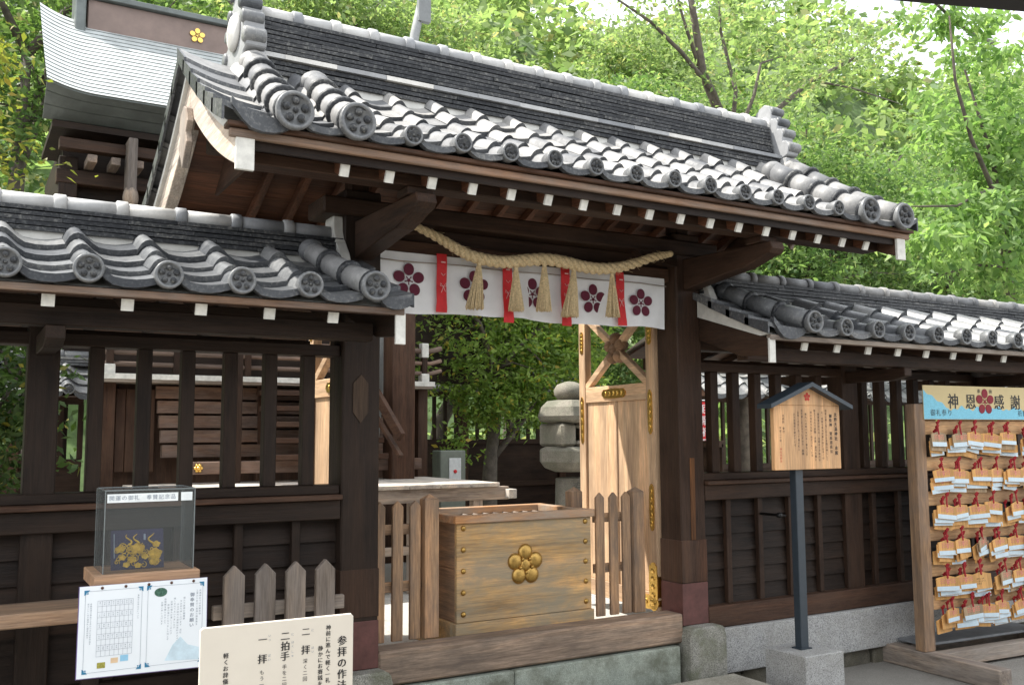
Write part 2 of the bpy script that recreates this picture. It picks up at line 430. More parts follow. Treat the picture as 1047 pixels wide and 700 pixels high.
# paving slabs in front
random.seed(3)
for (x0, x1, y0, y1) in ((1.2, 2.9, 3.9, 4.86), (2.91, 4.56, 3.9, 4.86)):
    g = G(); g.box(x0, x1, y0, y1, -.13, .03)
    tag(build('stone_slab', g, stonemat('pale_worn_slab', (.50, .47, .40), (.30, .28, .24), .6, 4, moss=(.20, .19, .15), mossamt=.6, bs=.8), bevel=.008),
        'pale worn stone slab before the gate step, %s one' % ('left' if x0 < 2 else 'right'), 'stone slab', 'worn slabs in front of the gate')

# ================================================================== the gate
GT = thing('shrine_gate', (3.165, 5.1, 0), 'roofed wooden shrine gate with dark pillars and grey tiled gable roof', 'gate')
PX = ((1.855, 2.075), (4.258, 4.474))
for i, (a, b) in enumerate(PX):
    c = (a + b) / 2
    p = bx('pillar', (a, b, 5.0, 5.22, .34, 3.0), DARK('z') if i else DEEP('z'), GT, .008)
    bx('pillar_sleeve', (a - .004, b + .004, 4.996, 5.224, .342, .615 if i else .60), REDPAINT, p, .004)
    bx('pillar_repair', (a - .0035, b + .0035, 4.9965, 5.2235, .62, .90 if i else .88), BROWN('z') if i else DARK('z'), p, .003)
    if i:
        bx('pillar_repair', (a + .085, a + .125, 4.995, 5.02, .90, 1.45), wood('orange_patch', (.16, .075, .032), (.06, .028, .014), 'z'), p, .002)
    else:
        g = G(); g.prism([(1.96, 1.95), (2.005, 1.90), (2.005, 1.74), (1.96, 1.68), (1.915, 1.74), (1.915, 1.90)], 4.994, 5.001)
        build('lozenge_plate', g, wood('lozenge_patch', (.075, .052, .036), (.045, .030, .021), 'z'), p)
    # plinth stone
    g = G(); cxs = c + (0.02 if i else .0)
    g.prism([(cxs - .15, -.13), (cxs - .15, .28), (cxs - .135, .325), (cxs - .1, .34), (cxs + .115, .34), (cxs + .15, .325), (cxs + .165, .27), (cxs + .17, -.13)], 4.90, 5.30)
    build('plinth_stone', g, GRANOLD, GT, .012)
bx('threshold', (2.079, 4.254, 4.995, 5.17, .235, .424), wood('worn_threshold_timber', (.34, .265, .21), (.15, .115, .09), 'x', (.075, .065, .058), .7, .8), GT, .012)
g = G()
for (a, b) in ((1.7, 2.93), (2.935, 4.20)): g.box(a, b, 4.965, 5.165, -.13, .225)
build('step_stone', g, GREENST, GT, .008)
# beams
bx('tie_beam', (2.077, 4.256, 5.07, 5.16, 2.665, 2.755), BROWN('x'), GT)
bx('head_beam', (1.72, 4.62, 4.97, 5.25, 2.845, 2.945), DARK('x'), GT, .01)
bx('infill_board', (2.077, 4.256, 5.10, 5.13, 2.757, 2.843), DARK('x'), GT)
for y in (4.24, 5.86): bx('purlin', (1.12, 5.40, y, y + .12, 2.845, 2.905), DARK('x'), GT, .006)
bx('ridge_purlin', (1.12, 5.40, 5.05, 5.17, 3.13, 3.25), DARK('x'), GT, .006)
for i, (a, b) in enumerate(PX):
    c = (a + b) / 2
    g = G()
    for sg in (-1, 1):
        def Y(v): return 5.11 + sg * (5.11 - v) * -1 * -1 if sg > 0 else v
        pts = [(4.99, 2.60), (4.99, 2.815), (4.17, 2.80), (4.15, 2.755), (4.18, 2.725), (4.24, 2.715), (4.32, 2.69), (4.42, 2.665), (4.55, 2.655), (4.75, 2.63)]
        if sg > 0: pts = [(10.22 - y, z) for y, z in pts][::-1]
        g.prism(pts, c - .055, c + .055, 'x')
    build('bracket_arm', g, DARK('y'), GT, .006)
    for y in (4.24, 5.86): bx('bracket_block', (c - .07, c + .07, y - .01, y + .13, 2.803, 2.844), DARK('x'), GT, .006)
    g = G(); g.box(c - .05, c + .05, 5.05, 5.17, 2.946, 3.13); build('ridge_strut', g, DARK('z'), GT)
    g = G()   # corner knee under the head beam
    s = 1 if i == 0 else -1
    e = b if i == 0 else a
    g.prism([(e, 2.845), (e + s * .34, 2.845), (e + s * .30, 2.80), (e + s * .12, 2.775), (e, 2.76)][::s], 4.985, 5.06)
    build('knee_bracket', g, DARK('x'), GT)
# rafters with painted ends, both slopes
R0 = (4.15, 2.85); R1 = (5.11, 3.27)
xr0 = 1.537
rafs = [xr0 + .2275 * k for k in range(17)]
rafs = [x for x in rafs if x < 5.3]
for k, x in enumerate(rafs):
    r = None
    for back in (0, 1):
        g = G(); f = (lambda y: 10.22 - y) if back else (lambda y: y)
        p, q = (x, f(R0[0] + .003), R0[1]), (x, f(R1[0] - .02), R1[1])
        g.beam(p, q, .040, .058)
        ro = build('rafter', g, RAFT('y'), GT, .002)
        if not back:
            d = (Vector(q) - Vector(p)).normalized(); P = Vector(p)
            g = G(); g.beam(P - d * .004, P + d * .012, .043, .061); build('painted_end', g, WHITE, ro)
# soffit boards over the rafters
for back in (0, 1):
    f = (lambda y: 10.22 - y) if back else (lambda y: y)
    g = G(); nb = 7
    for k in range(nb):
        t0, t1 = k / nb, (k + .985) / nb
        p = [(f(4.137 + (5.11 - 4.137) * t), 2.884 + (3.31 - 2.884) * t) for t in (t0, t1)]
        a, b = p
        vs = [(1.06, a[0], a[1]), (5.46, a[0], a[1]), (5.46, b[0], b[1]), (1.06, b[0], b[1]), (1.06, a[0], a[1] + .016), (5.46, a[0], a[1] + .016), (5.46, b[0], b[1] + .016), (1.06, b[0], b[1] + .016)]
        fs = [(0, 3, 2, 1), (4, 5, 6, 7), (0, 1, 5, 4), (2, 3, 7, 6), (0, 4, 7, 3), (1, 2, 6, 5)]
        g.add(vs, fs)
    build('soffit_board', g, RAFT('x'), GT)
    y = f(4.085)
    a, b = sorted((y, f(4.115)))
    g = G(); g.box(.985, 5.535, a, b, 2.912, 2.950); build('eave_board', g, wood('warm_brown_eave_board', (.25, .165, .115), (.12, .08, .06), 'x', (.22, .20, .18), .6, .6), GT, .004)  # warm brown board with a greyish stain
    a, b = sorted((f(4.06), f(4.14)))
    g = G(); g.box(.97, 5.55, a, b, 2.952, 2.974); build('eave_batten', g, BROWN('x'), GT, .003)
    a, b = sorted((f(4.118), f(4.135))); g = G(); g.box(1.1, 5.41, a, b, 2.872, 2.912); build('eave_backing', g, DEEP('x'), GT)
# barge boards at both gables
for sx, X0 in ((-1, 1.02), (1, 5.42)):
    for back in (0, 1):
        f = (lambda y: 10.22 - y) if back else (lambda y: y)
        up = []; lo = []
        for k in range(13):
            t = k / 12; y, z = slope_pt(t, 4.10, 2.925, 5.11, 3.545, .30)
            hgt = .135 + .075 * t
            up.append((f(y), z)); lo.append((f(y), z - hgt))
        poly = up + lo[::-1]
        if back: poly = poly[::-1]
        g = G(); g.prism(poly, X0, X0 + .07, 'x')
        hb = build('barge_board', g, wood('bleached_barge_board', (.55, .52, .48), (.34, .31, .28), 'y', (.28, .19, .14), .5, .8) if sx < 0 else BROWN('y'), GT, .004)
        y0 = f(4.10); a, b = sorted((y0 - (.008 if not back else -.008), y0 + (.012 if not back else -.012)))
        g = G(); g.box(X0 - .006, X0 + .076, a, b, 2.77, 2.94); build('painted_end', g, WHITE, hb, .002)
    # gable pendant
    g = G(); xp = X0 - .035 if sx < 0 else X0 + .07
    prof = [(0, 3.36), (.07, 3.33), (.11, 3.25), (.07, 3.20), (.10, 3.14), (.05, 3.09), (.0, 3.02), (-.05, 3.09), (-.10, 3.14), (-.07, 3.20), (-.11, 3.25), (-.07, 3.33)]
    g.prism([(5.11 + a, b) for a, b in prof], xp, xp + .035, 'x')
    build('gable_pendant', g, WEATH('z'), GT, .004)
    g = G(); g.prism([(4.62, 3.02), (5.60, 3.02), (5.13, 3.35), (5.09, 3.35)], (X0 + .25 if sx < 0 else X0 - .2), (X0 + .27 if sx < 0 else X0 - .18), 'x')
    build('gable_infill', g, BROWN('y'), GT)
# --- tiled roof
xs = [(1.833 + .2677 * k - .16 * .2677, .2677) for k in range(11)]
xs_l = [(1.25 - .05, .30), (1.546 - .05, .29)]
xs_r = [(4.777 - .16 * .2677, .275), (5.055 - .05, .345)]
g = G()
# mortar bed: closed wedge under the tiles
bed = [slope_pt(k / 8, 4.125, 2.985, 5.11, 3.59, .30) for k in range(9)]
for a, b in zip(bed, bed[1:]):
    for sg in (0, 1):
        q = [(a[0], a[1] - .045), (b[0], b[1] - .045), (b[0], b[1] - .004), (a[0], a[1] - .004)]
        if sg: q = [(10.22 - y, z) for y, z in q][::-1]
        g.prism(q, 1.0, 5.52, 'x')
roof = build('roof', g, PLASTER, GT)
g = G(); YR, ZR = 5.0, 3.555
tile_field(g, xs + xs_l + xs_r, 4.05, 2.985, YR, ZR, 6, c=.30)
# verge sleeve tiles, curling up towards the gable edge
def sleeve(g, xa, xb, ye, ze, yr, zr, rows, c=.3, up=.05):
    for k in range(rows):
        t0 = k / rows; t1 = min(1.02, t0 + 1.2 / rows)
        a, b = slope_pt(t0, ye, ze, yr, zr, c), slope_pt(t1, ye, ze, yr, zr, c)
        n = 8; T0 = []; T1 = []; Lw = []
        for j in range(n + 1):
            u = j / n; x = xa + (xb - xa) * u; h = -.012 + up * u ** 2.2
            T0.append((x, a[0], a[1] + h + .034)); T1.append((x, b[0], b[1] + h + .008)); Lw.append((x, a[0], a[1] + h + .006))
        g.cm = 0; g.add(T0 + T1, [(j, j + 1, n + 2 + j, n + 1 + j) for j in range(n)]); g.cm = 1; g.add(T0 + Lw, [(n + 1 + j, n + 2 + j, j + 1, j) for j in range(n)])
        # hanging flap along the verge
        x = xb; s = .012 if xb > xa else -.012
        vs = [(x, a[0], a[1] + up + .022), (x, b[0], b[1] + up - .004), (x, b[0], b[1] - .022), (x, a[0], a[1] - .018)]
        vs += [(p[0] + s, p[1], p[2]) for p in vs]
        g.add(vs, [(0, 1, 2, 3), (7, 6, 5, 4), (0, 4, 5, 1), (3, 2, 6, 7), (0, 3, 7, 4), (1, 5, 6, 2)]); g.cm = 0
sleeve(g, 1.24, .95, 4.05, 2.985, 5.06, 3.60, 6); sleeve(g, 5.40, 5.57, 4.05, 2.985, 5.06, 3.60, 6)
for x0, p in xs + xs_l + xs_r: eave_lip(g, x0, p, 4.05, 2.985)
eave_lip(g, .90, .36, 4.05, 2.985, .03, .03)
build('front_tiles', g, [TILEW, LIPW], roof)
g = G(); tile_field(g, xs + xs_l + xs_r, 6.17, 2.985, 5.22, ZR, 6, c=.30)
sleeve(g, 1.24, .97, 6.17, 2.985, 5.16, 3.60, 6); sleeve(g, 5.40, 5.57, 6.17, 2.985, 5.16, 3.60, 6)
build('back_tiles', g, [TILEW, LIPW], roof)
for k in range(12):
    x = 1.833 + .2677 * k; g = G(); disc(g, x + random.uniform(-.004, .004), 4.03, 3.033 + random.uniform(-.004, .004), .049, .07)
    build('round_end_tile', g, [TILE, TILED], roof)
for x in (1.25, 1.546, 5.055, 5.394):
    g = G(); pts = [(x + (.02 if x < 3 else -.02) * t * 3, *(lambda q: (q[0], q[1] + .055))(slope_pt(t, 4.04, 2.99, 4.92, 3.53, .28))) for t in [0, .25, .5, .75, 1.0]]
    if x in (1.546, 5.055): pts = pts[:4] + [((pts[3][0] + pts[4][0]) / 2, *(lambda q: (q[0], q[1] + .055))(slope_pt(.84, 4.04, 2.99, 4.92, 3.53, .28)))]
    roll(g, pts, .075, .215)
    g.ball((pts[-1][0], pts[-1][1] + .01, pts[-1][2] + .005), .085, .08, .075)
    build('cover_tile_row', g, [TILEW, TILED], roof)
    g = G(); disc(g, x, 4.005, 3.045, .088, .06); build('round_end_tile', g, [TILE, TILED], roof)
# plaster bands between tiles and ridge
g = G()
for sg in (-1, 1): g.prism([(5.11 + sg * .155, 3.50), (5.11 + sg * .135, 3.575), (5.11, 3.60), (5.11, 3.45)][::sg], 1.30, 5.28, 'x')
build('plaster_band', g, PLASTER, roof)
g = G(); noshi(g, 1.36, 5.26, 5.11, .155, 3.575, 3, .029, .003, .31)
noshi(g, 1.38, 5.24, 5.11, .105, 3.695, 9, .0262, .0035, .31)
g.box(1.38, 5.24, 5.05, 5.17, 3.55, 3.93)
ridge = build('ridge', g, TILED, roof)
g = G(); noshi(g, 1.34, 5.28, 5.11, .168, 3.662, 1, .034, .0, .30); build('ridge_band', g, CAPW, ridge)
g = G(); cap(g, 1.36, 5.28, 5.11, 3.955, .050, .235); build('ridge_cap', g, CAPW, ridge)
for X0, s in ((1.36, -1), (5.26, 1)):
    g = G()
    half = [(.0, 4.12), (.055, 4.10), (.075, 4.04), (.075, 3.99), (.115, 3.985), (.135, 3.95), (.13, 3.895), (.165, 3.89), (.185, 3.85), (.18, 3.79), (.215, 3.785), (.24, 3.74), (.225, 3.675), (.16, 3.66), (.14, 3.60)]
    poly = [(5.11 + a, z) for a, z in half] + [(5.11 - a, z) for a, z in half[::-1][:-1]]
    g.prism(poly, X0 + s * .0, X0 + s * .11, 'x')
    for (a, z, r) in ((.062, 4.055, .034), (.118, 3.955, .036), (.168, 3.855, .036), (.212, 3.735, .042)):
        g.cm = 1
        for sg in (-1, 1): g.cyl((X0 + s * .005, 5.11 + sg * a, z), (X0 + s * .125, 5.11 + sg * a, z), r, n=16)
        g.cm = 0
    g.lathe([(.10, 0), (.11, .01), (.085, .03), (.03, .035), (.001, .05)], (X0 + s * .11, 5.11, 3.82), (s, 0, 0), 20)
    g.box(min(X0, X0 + s * .06), max(X0, X0 + s * .06), 4.90, 5.32, 3.60, 3.66)
    build('ridge_end_ornament', g, [CAPW, TILE], roof, .006)  # pale plate, darker fins: sunlit and shaded faces put into the colour

# ================================================================== wing walls
def wing(label, X0, X1, posts, slats, side, gp):
    """roofed timber wall; side = -1 left wall (ends at the left pillar), +1 right wall"""
    cx = X1 if side < 0 else X0
    T = thing('roofed_timber_wall', (cx, 5.11, 0), label, 'wall')
    vg = X1 + .10 if side < 0 else X0 - .06          # verge beyond the pillar face
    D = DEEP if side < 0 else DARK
    for a, b in posts: bx('post', (a, b, 5.03, 5.18, .30, 2.20), D('z'), T, .006)
    bx('footing_stone', (X0, X1, 4.955, 5.25, .0, .298), GRANITE, T, .006)
    g = G(); x = X0
    random.seed(11)
    while x < X1:
        wd = random.uniform(.22, .42); e = min(x + wd - .012, X1)
        g.prism([(x, -.14), (x, -.03), (x + .03, -.004), (e - .03, -.004), (e, -.03), (e, -.14)], 5.0 + random.uniform(-.02, .02), 5.2); x += wd
    build('foundation_stone_course', g, ROCK, T, .015)
    bx('sill_beam', (X0 + .002, X1 - .002, 4.99, 5.2, .30, .445), D('x') if side < 0 else BROWN('x'), T, .006)
    # lapped boarding
    g = G(); nb = 6; h = (1.16 - .445) / nb; stx = [p for p in np.arange(X0 + .22 if side > 0 else X1 - .26, X1 if side > 0 else X0, .305 * (1 if side > 0 else -1))]
    for k in range(nb):
        z = .445 + k * h
        g.prism([(5.065, z - .004), (5.098, z - .004), (5.098, z + h + .02), (5.088, z + h + .02)], X0 + .002, X1 - .002, 'x')
    build('lapped_boarding', g, DEEP('x'), T)
    for x in stx:
        bx('stile', (x, x + .045, 5.035, 5.075, .446, 1.158), D('z'), T, .003)
    bx('lower_rail', (X0 + .002, X1 - .002, 5.0, 5.18, 1.158, 1.262), D('x'), T, .005)
    bx('ledge', (X0 + .002, X1 - .002, 4.965, 5.20, 1.264, 1.292), BROWN('x'), T, .004)
    bx('middle_rail', (X0 + .002, X1 - .002, 5.02, 5.18, 1.294, 1.342), D('x'), T, .004)
    for x in slats: bx('slat', (x, x + .068, 5.06, 5.13, 1.342, 2.05), D('z'), T, .004)
    bx('lintel', (X0 + .002, X1 - .002, 5.035, 5.175, 2.05, 2.112), D('x'), T, .004)
    bx('wall_plate', (X0 + .002, X1 - .002, 5.05, 5.17, 2.20, 2.29), D('x'), T, .004)
    for y in (4.56, 5.56): bx('purlin', (X0 + .0, X1 - .0, y, y + .10, 2.095, 2.185), D('x'), T, .004)
    for a, b in posts:
        c = (a + b) / 2; g = G()
        g.prism([(4.50, 2.09), (5.72, 2.09), (5.72, 2.03), (5.6, 2.00), (4.62, 2.00), (4.50, 2.03)], c - .04, c + .04, 'x'); build('bracket_arm', g, D('y'), T, .004)
    # rafters
    r0 = 1.573 if side < 0 else 4.816; k = 0
    xr = []
    while (X0 + .05 < r0 + side * .3125 * k if side < 0 else r0 + .3125 * k < X1 - .05): xr.append(r0 + side * .3125 * k); k += 1
    for x in xr[:30]:
        for back in (0, 1):
            f = (lambda y: 10.22 - y) if back else (lambda y: y)
            g = G(); p, q = (x, f(4.383), 2.18), (x, f(5.09), 2.40); g.beam(p, q, .048, .05)
            ro = build('rafter', g, D('y'), T, .002)
            if not back:
                d = (Vector(q) - Vector(p)).normalized(); P = Vector(p); g = G(); g.beam(P - d * .004, P + d * .01, .051, .053); build('painted_end', g, WHITE, ro)
    e0, e1 = (X0, vg - .03) if side < 0 else (vg + .03, X1)
    for back in (0, 1):
        f = (lambda y: 10.22 - y) if back else (lambda y: y)
        g = G(); P = [(f(4.34), 2.20), (f(5.11), 2.435), (f(5.11), 2.455), (f(4.34), 2.216)]
        g.prism(P[::-1] if back else P, X0 + .0, X1 - .0, 'x'); build('soffit_board', g, BROWN('x'), T)
        a, b = sorted((f(4.32), f(4.36)))
        bx('eave_board', (e0, e1, a, b, 2.206, 2.238), wood('warm_brown_eave_board', (.25, .165, .115), (.12, .08, .06), 'x', (.22, .20, .18), .6, .6) if side < 0 else WEATH('x'), T, .003)
    # barge board at the pillar end, front half only up to the pillar face
    xb = vg - .07 if side < 0 else vg + .03
    g = G(); g.prism([(4.34, 2.215), (4.34, 2.10), (4.60, 2.12), (4.99, 2.26), (4.99, 2.42)][::-1], xb, xb + .045, 'x')
    hb = build('barge_board', g, D('y'), T, .003)
    bx('painted_end', (xb - .004, xb + .049, 4.328, 4.345, 2.06, 2.215), WHITE, hb, .002)
    # roof
    bed = [slope_pt(k / 6, 4.33, 2.242, 5.11, 2.60, .2) for k in range(7)]
    bk0, bk1 = (X0, X1) if side < 0 else (X0, X1)
    g = G(); g.prism([(y, z) for y, z in bed] + [(10.22 - y, z) for y, z in bed[::-1][1:]] + [(5.11, 2.46)], bk0, bk1, 'x')
    # short piece in front of the pillar
    fr = [(y, z) for y, z in [slope_pt(k / 5 * .84, 4.33, 2.242, 5.11, 2.60, .2) for k in range(6)]]
    va, vb = (X1, vg - .02) if side < 0 else (vg + .02, X0)
    fr[-1] = (4.992, fr[-1][1])
    g.prism(fr + [(4.992, 2.42), (4.40, 2.235)], va, vb, 'x')
    rf = build('roof', g, PLASTER, T)
    P = .3166 if side < 0 else .320
    g = G(); cs = [1.418 - P * k for k in range(0, 14)] if side < 0 else [5.092 + P * k for k in range(0, 20)]
    cs = [c for c in cs if X0 < c < X1]
    xs = [(c - .16 * P, P) for c in cs]
    roll_c = 1.742 if side < 0 else 4.775
    if side > 0: xs.append((roll_c - .04, 5.092 - .16 * P - roll_c + .04))
    tile_field(g, xs, 4.30, 2.262, 4.995, 2.565, 4, c=.2, lift=.032)
    for x0, p in xs: eave_lip(g, x0, p, 4.30, 2.262, .032, .008)
    sl = (roll_c, vg)
    # sleeve in front of the pillar stops at the pillar face
    sleeve(g, roll_c, vg, 4.30, 2.262, 4.985, 2.56, 4, .2, .03)
    eave_lip(g, *( (roll_c - .04, vg - roll_c + .04) if side < 0 else (vg - .05, roll_c - vg) ), 4.30, 2.262, .03, .03)
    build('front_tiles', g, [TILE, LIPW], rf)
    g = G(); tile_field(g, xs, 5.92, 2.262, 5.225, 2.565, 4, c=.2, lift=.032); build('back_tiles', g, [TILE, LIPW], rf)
    for c in cs:
        g = G(); disc(g, c + random.uniform(-.005, .005), 4.27, 2.312 + random.uniform(-.004, .004), .062, .07); build('round_end_tile', g, [TILE, TILED], rf)
    g = G(); pts = [(roll_c + (-.10 if side < 0 else -.12) * t, *(lambda q: (q[0], q[1] + .055))(slope_pt(t, 4.28, 2.275, 4.96, 2.56, .2))) for t in (0, .33, .66, .98)]
    roll(g, pts, .062, .22); g.ball((pts[-1][0], pts[-1][1], pts[-1][2] + .005), .07, .07, .065)
    build('cover_tile_row', g, [TILEW if side < 0 else TILE, TILED], rf)
    g = G(); disc(g, roll_c, 4.25, 2.33, .074, .06); build('round_end_tile', g, [TILE, TILED], rf)
    g = G(); 
    for sg in (-1, 1): g.prism([(5.11 + sg * .13, 2.53), (5.11 + sg * .115, 2.60), (5.11, 2.61), (5.11, 2.50)][::sg], X0, X1, 'x')
    build('plaster_band', g, PLASTER, rf)
    g = G(); noshi(g, X0, X1, 5.11, .135, 2.592, 5, .0265, .008, .31); g.box(X0, X1, 5.05, 5.17, 2.55, 2.72)
    rd = build('ridge', g, TILED, rf)
    g = G(); cap(g, X0, X1, 5.11, 2.752, .045, .30); build('ridge_cap', g, CAPW if side < 0 else TILEW, rd)
    # small ridge stop against the pillar
    xe = X1 - .05 if side < 0 else X0 + .01
    g = G(); hf = [(0, 2.90), (.05, 2.89), (.07, 2.83), (.075, 2.76), (.11, 2.69), (.17, 2.62), (.22, 2.52)]
    g.prism([(5.11 + a, z) for a, z in hf] + [(5.11 - a, z) for a, z in hf[::-1][:-1]], xe, xe + .06, 'x'); build('ridge_end_ornament', g, PLASTER, rd, .004)
    return T
LW = wing('dark slatted wing wall left of the gate, under a low grey tiled roof', -1.6, 1.853, [(.297, .436), (-1.45, -1.31)],
          [.570, .795, 1.007, 1.225, 1.438, 1.650, .08, -.13, -.345, -.56, -.775, -.99, -1.2], -1, None)
RW = wing('dark slatted wing wall right of the gate, behind the notice post, with tiled roof', 4.476, 10.4, [(5.92, 6.10), (7.55, 7.73), (9.2, 9.38)],
          [4.606, 4.81, 5.025, 5.235, 5.45, 5.665] + [6.18 + .21 * k for k in range(6)] + [7.80 + .21 * k for k in range(6)] + [9.45 + .21 * k for k in range(4)], 1, None)
g = G(); g.lathe([(.010, 0), (.010, .16), (.018, .165), (.02, .19), (.008, .20)], (5.02, 5.03, 1.045), (-.0, -1, 0), 12)
g.tube([(5.02, 4.9, 1.045), (5.16, 4.93, 1.03)], .009, 8)
build('door_catch', g, plain('black_iron', (.03, .03, .03), .4, .6), RW)

# ================================================================== door leaves
def leaf_door(hinge, ang, label, bright):
    """leaf built along +Y from the hinge, then turned about it; thickness in X"""
    T = thing('gate_door', (hinge[0], hinge[1], .33), label, 'door', 'pale cypress leaves of the gate')
    M = Matrix.Translation(hinge) @ Matrix.Rotation(ang, 4, 'Z'); L = 1.0; z0, z1 = .40, 2.62
    def B(name, d, mat, par=T, bev=.004):
        g = G(); g.M = M; g.box(*d); return build(name, g, mat, par, bev)
    B('stile', (-.03, .03, 0, .10, z0, z1), DOORW('z')); B('stile', (-.03, .03, L - .09, L, z0, z1), DOORW('z'))
    B('rail', (-.026, .026, .101, L - .091, z0, z0 + .12), DOORW('y')); B('rail', (-.026, .026, .101, L - .091, 1.86, 1.98), DOORW('y'))
    B('rail', (-.026, .026, .101, L - .091, z1 - .09, z1), DOORW('y'))
    for a, b in ((.101, .36), (.362, .62), (.622, L - .091)): B('panel_board', (-.010, .010, a, b, z0 + .121, 1.859), DOORW('z'), T, .002)
    B('muntin', (-.022, .022, .49, .53, z0 + .121, 1.859), DOORW('z'))
    for p, q in (((0, .10, 1.98), (0, L - .09, 2.53)), ((0, L - .09, 1.98), (0, .10, 2.53))):
        g = G(); g.M = M; g.beam(p, q, .05, .05, (1, 0, 0)); build('diagonal_brace', g, DOORW('y'), T, .003)
    g = G(); g.M = M
    for k in range(5):
        a = 2 * PI * k / 5 + .3; g.ball((0, .51 + .075 * math.cos(a), 2.255 + .075 * math.sin(a)), .055, .05, .05)
    g.ball((0, .51, 2.255), .06, .045, .045); build('carved_plum_boss', g, wood('carved_boss', (.34, .22, .14), (.2, .13, .08), 'y'), T)
    s = -1
    for (ya, yb, za, zb) in ((.025, .075, 2.25, 2.45), (.025, .075, 1.62, 1.92), (.025, .075, .95, 1.26), (.0, .095, .405, .72), (.0, .42, .405, .50), (L - .07, L - .025, 1.55, 1.90), (L - .07, L - .025, 2.25, 2.42), (L - .09, L, .405, .60), (.36, .66, 1.885, 1.955)):
        g = G(); g.M = M; cy, cz, hy, hz = (ya + yb) / 2, (za + zb) / 2, (yb - ya) / 2, (zb - za) / 2; poly = []
        for k in range(40):
            t = 2 * PI * k / 40; c, s_ = math.cos(t), math.sin(t)
            e = .45; rr = 1 + .05 * math.cos(8 * t)
            poly.append((cy + hy * rr * math.copysign(abs(c) ** e, c), cz + hz * rr * math.copysign(abs(s_) ** e, s_)))
        g.prism(poly, -.036, .036, 'x')
        for k in range(5):
            if hz > hy: g.ball((-.037, cy, cz + hz * (-.7 + .35 * k)), .004, hy * .5, hz * .12, 8, 5)
            else: g.ball((-.037, cy + hy * (-.7 + .35 * k), cz), .004, hy * .12, hz * .5, 8, 5)
        build('gilt_fitting', g, GOLD, T)
    return T
leaf_door((4.272, 5.24, 0), math.radians(-2.8), 'right door leaf of pale cypress with gilt fittings, swung inward beside the plank fence', 1)
leaf_door((2.13, 5.235, 0), math.radians(2), 'left door leaf of pale cypress, mostly hidden behind the left gate pillar and slats', 0)

# ================================================================== offering box
OB = thing('offering_box', (3.16, 5.5, .3), 'large weathered wooden offering box with brass plum crest behind the threshold', 'offering box')
X0, X1, Y0, Y1, ZB, ZT = 2.665, 3.655, 5.20, 5.83, .485, 1.075
bx('front_panel', (X0, X1, Y0, Y0 + .03, ZB, ZT), BOXW('x'), OB, .003)
bx('back_panel', (X0, X1, Y1 - .03, Y1, ZB, ZT), BOXW('x'), OB, .003)
for a in (X0, X1 - .03):
    g = G(); g.box(a, a + .03, Y0 + .031, Y1 - .031, ZB, .80); g.box(a, a + .03, Y0 + .031, Y1 - .031, .803, ZT); build('side_panel', g, wood('box_side_board', (.30, .19, .115), (.15, .095, .06), 'y', (.12, .10, .085), .5, .7), OB, .003)
g = G(); g.box(X0 - .012, X1 + .012, Y0 - .014, Y0 + .05, .30, ZB - .002); g.box(X0 - .012, X1 + .012, Y1 - .05, Y1 + .014, .30, ZB - .002)
g.box(X0 - .012, X0 + .05, Y0 + .052, Y1 - .052, .30, ZB - .002); g.box(X1 - .05, X1 + .012, Y0 + .052, Y1 - .052, .30, ZB - .002)
build('plinth', g, BOXW('x'), OB, .004)
RIMW = wood('fresh_orange_rim', (.50, .27, .12), (.30, .15, .07), 'x', (.33, .29, .24), .8, .6)
g = G(); g.box(X0 - .02, X1 + .02, Y0 - .022, Y0 + .05, ZT + .001, 1.125); g.box(X0 - .02, X1 + .02, Y1 - .05, Y1 + .02, ZT + .001, 1.125)
g.box(X0 - .02, X0 + .05, Y0 + .051, Y1 - .051, ZT + .001, 1.124); g.box(X1 - .05, X1 + .02, Y0 + .051, Y1 - .051, ZT + .001, 1.124)
build('rim', g, RIMW, OB, .004)
g = G()
for k in range(11):
    x = X0 + .10 + k * .079; g.prism([(x - .02, 1.055), (x + .02, 1.055), (x, 1.085)], Y0 + .05, Y1 - .05)
build('coin_grate', g, WEATH('y'), OB)
g = G()
for x, y in [(X0 + .045, Y0), (X1 - .045, Y0)]:
    for k in range(5): g = G(); g.ball((x, y, ZB + .05 + k * .128), .017, .014, .017, 12, 8); build('brass_stud', g, OLDGOLD, OB)
g = G(); cx_, cz_ = 3.148, .80
for k in range(5):
    a = PI / 2 + 2 * PI * k / 5; g.ball((cx_ + .078 * math.cos(a), Y0 + .0, cz_ + .078 * math.sin(a)), .052, .026, .052, 20, 12)
g.ball((cx_, Y0 - .0, cz_), .045, .022, .045)
for k in range(5):
    a = PI / 2 + PI / 5 + 2 * PI * k / 5; g.ball((cx_ + .045 * math.cos(a), Y0 - .018, cz_ + .045 * math.sin(a)), .012, .01, .012, 8, 6)
build('plum_crest', g, OLDGOLD, OB)

# ================================================================== picket fences
def picket(name, xs, y, w, t, z0, z1, tip, mat, T, seed=0):
    for x in xs:
        g = G(); g.prism([(x - w / 2, z0), (x + w / 2, z0), (x + w / 2, z1 - tip), (x, z1), (x - w / 2, z1 - tip)], y, y + t); build('picket', g, mat, T, .003)
F = thing('barrier_fence', (2.29, 5.2, .424), 'low brown plank fence left of the offering box', 'fence', 'low fences beside the offering box')
picket('', (2.168, 2.283, 2.395), 5.205, .068, .022, .424, 1.228, .035, FENCEW('z'), F)
g = G(); g.prism([(2.448, 1.23), (2.54, 1.23), (2.54, .424), (2.448, .424)][::-1], 5.185, 5.265)
g.add([(2.448, 5.185, 1.23), (2.54, 5.185, 1.23), (2.54, 5.265, 1.23), (2.448, 5.265, 1.23), (2.494, 5.225, 1.262)], [(0, 1, 4), (1, 2, 4), (2, 3, 4), (3, 0, 4)]); build('fence_post', g, FENCEW('z'), F, .003)
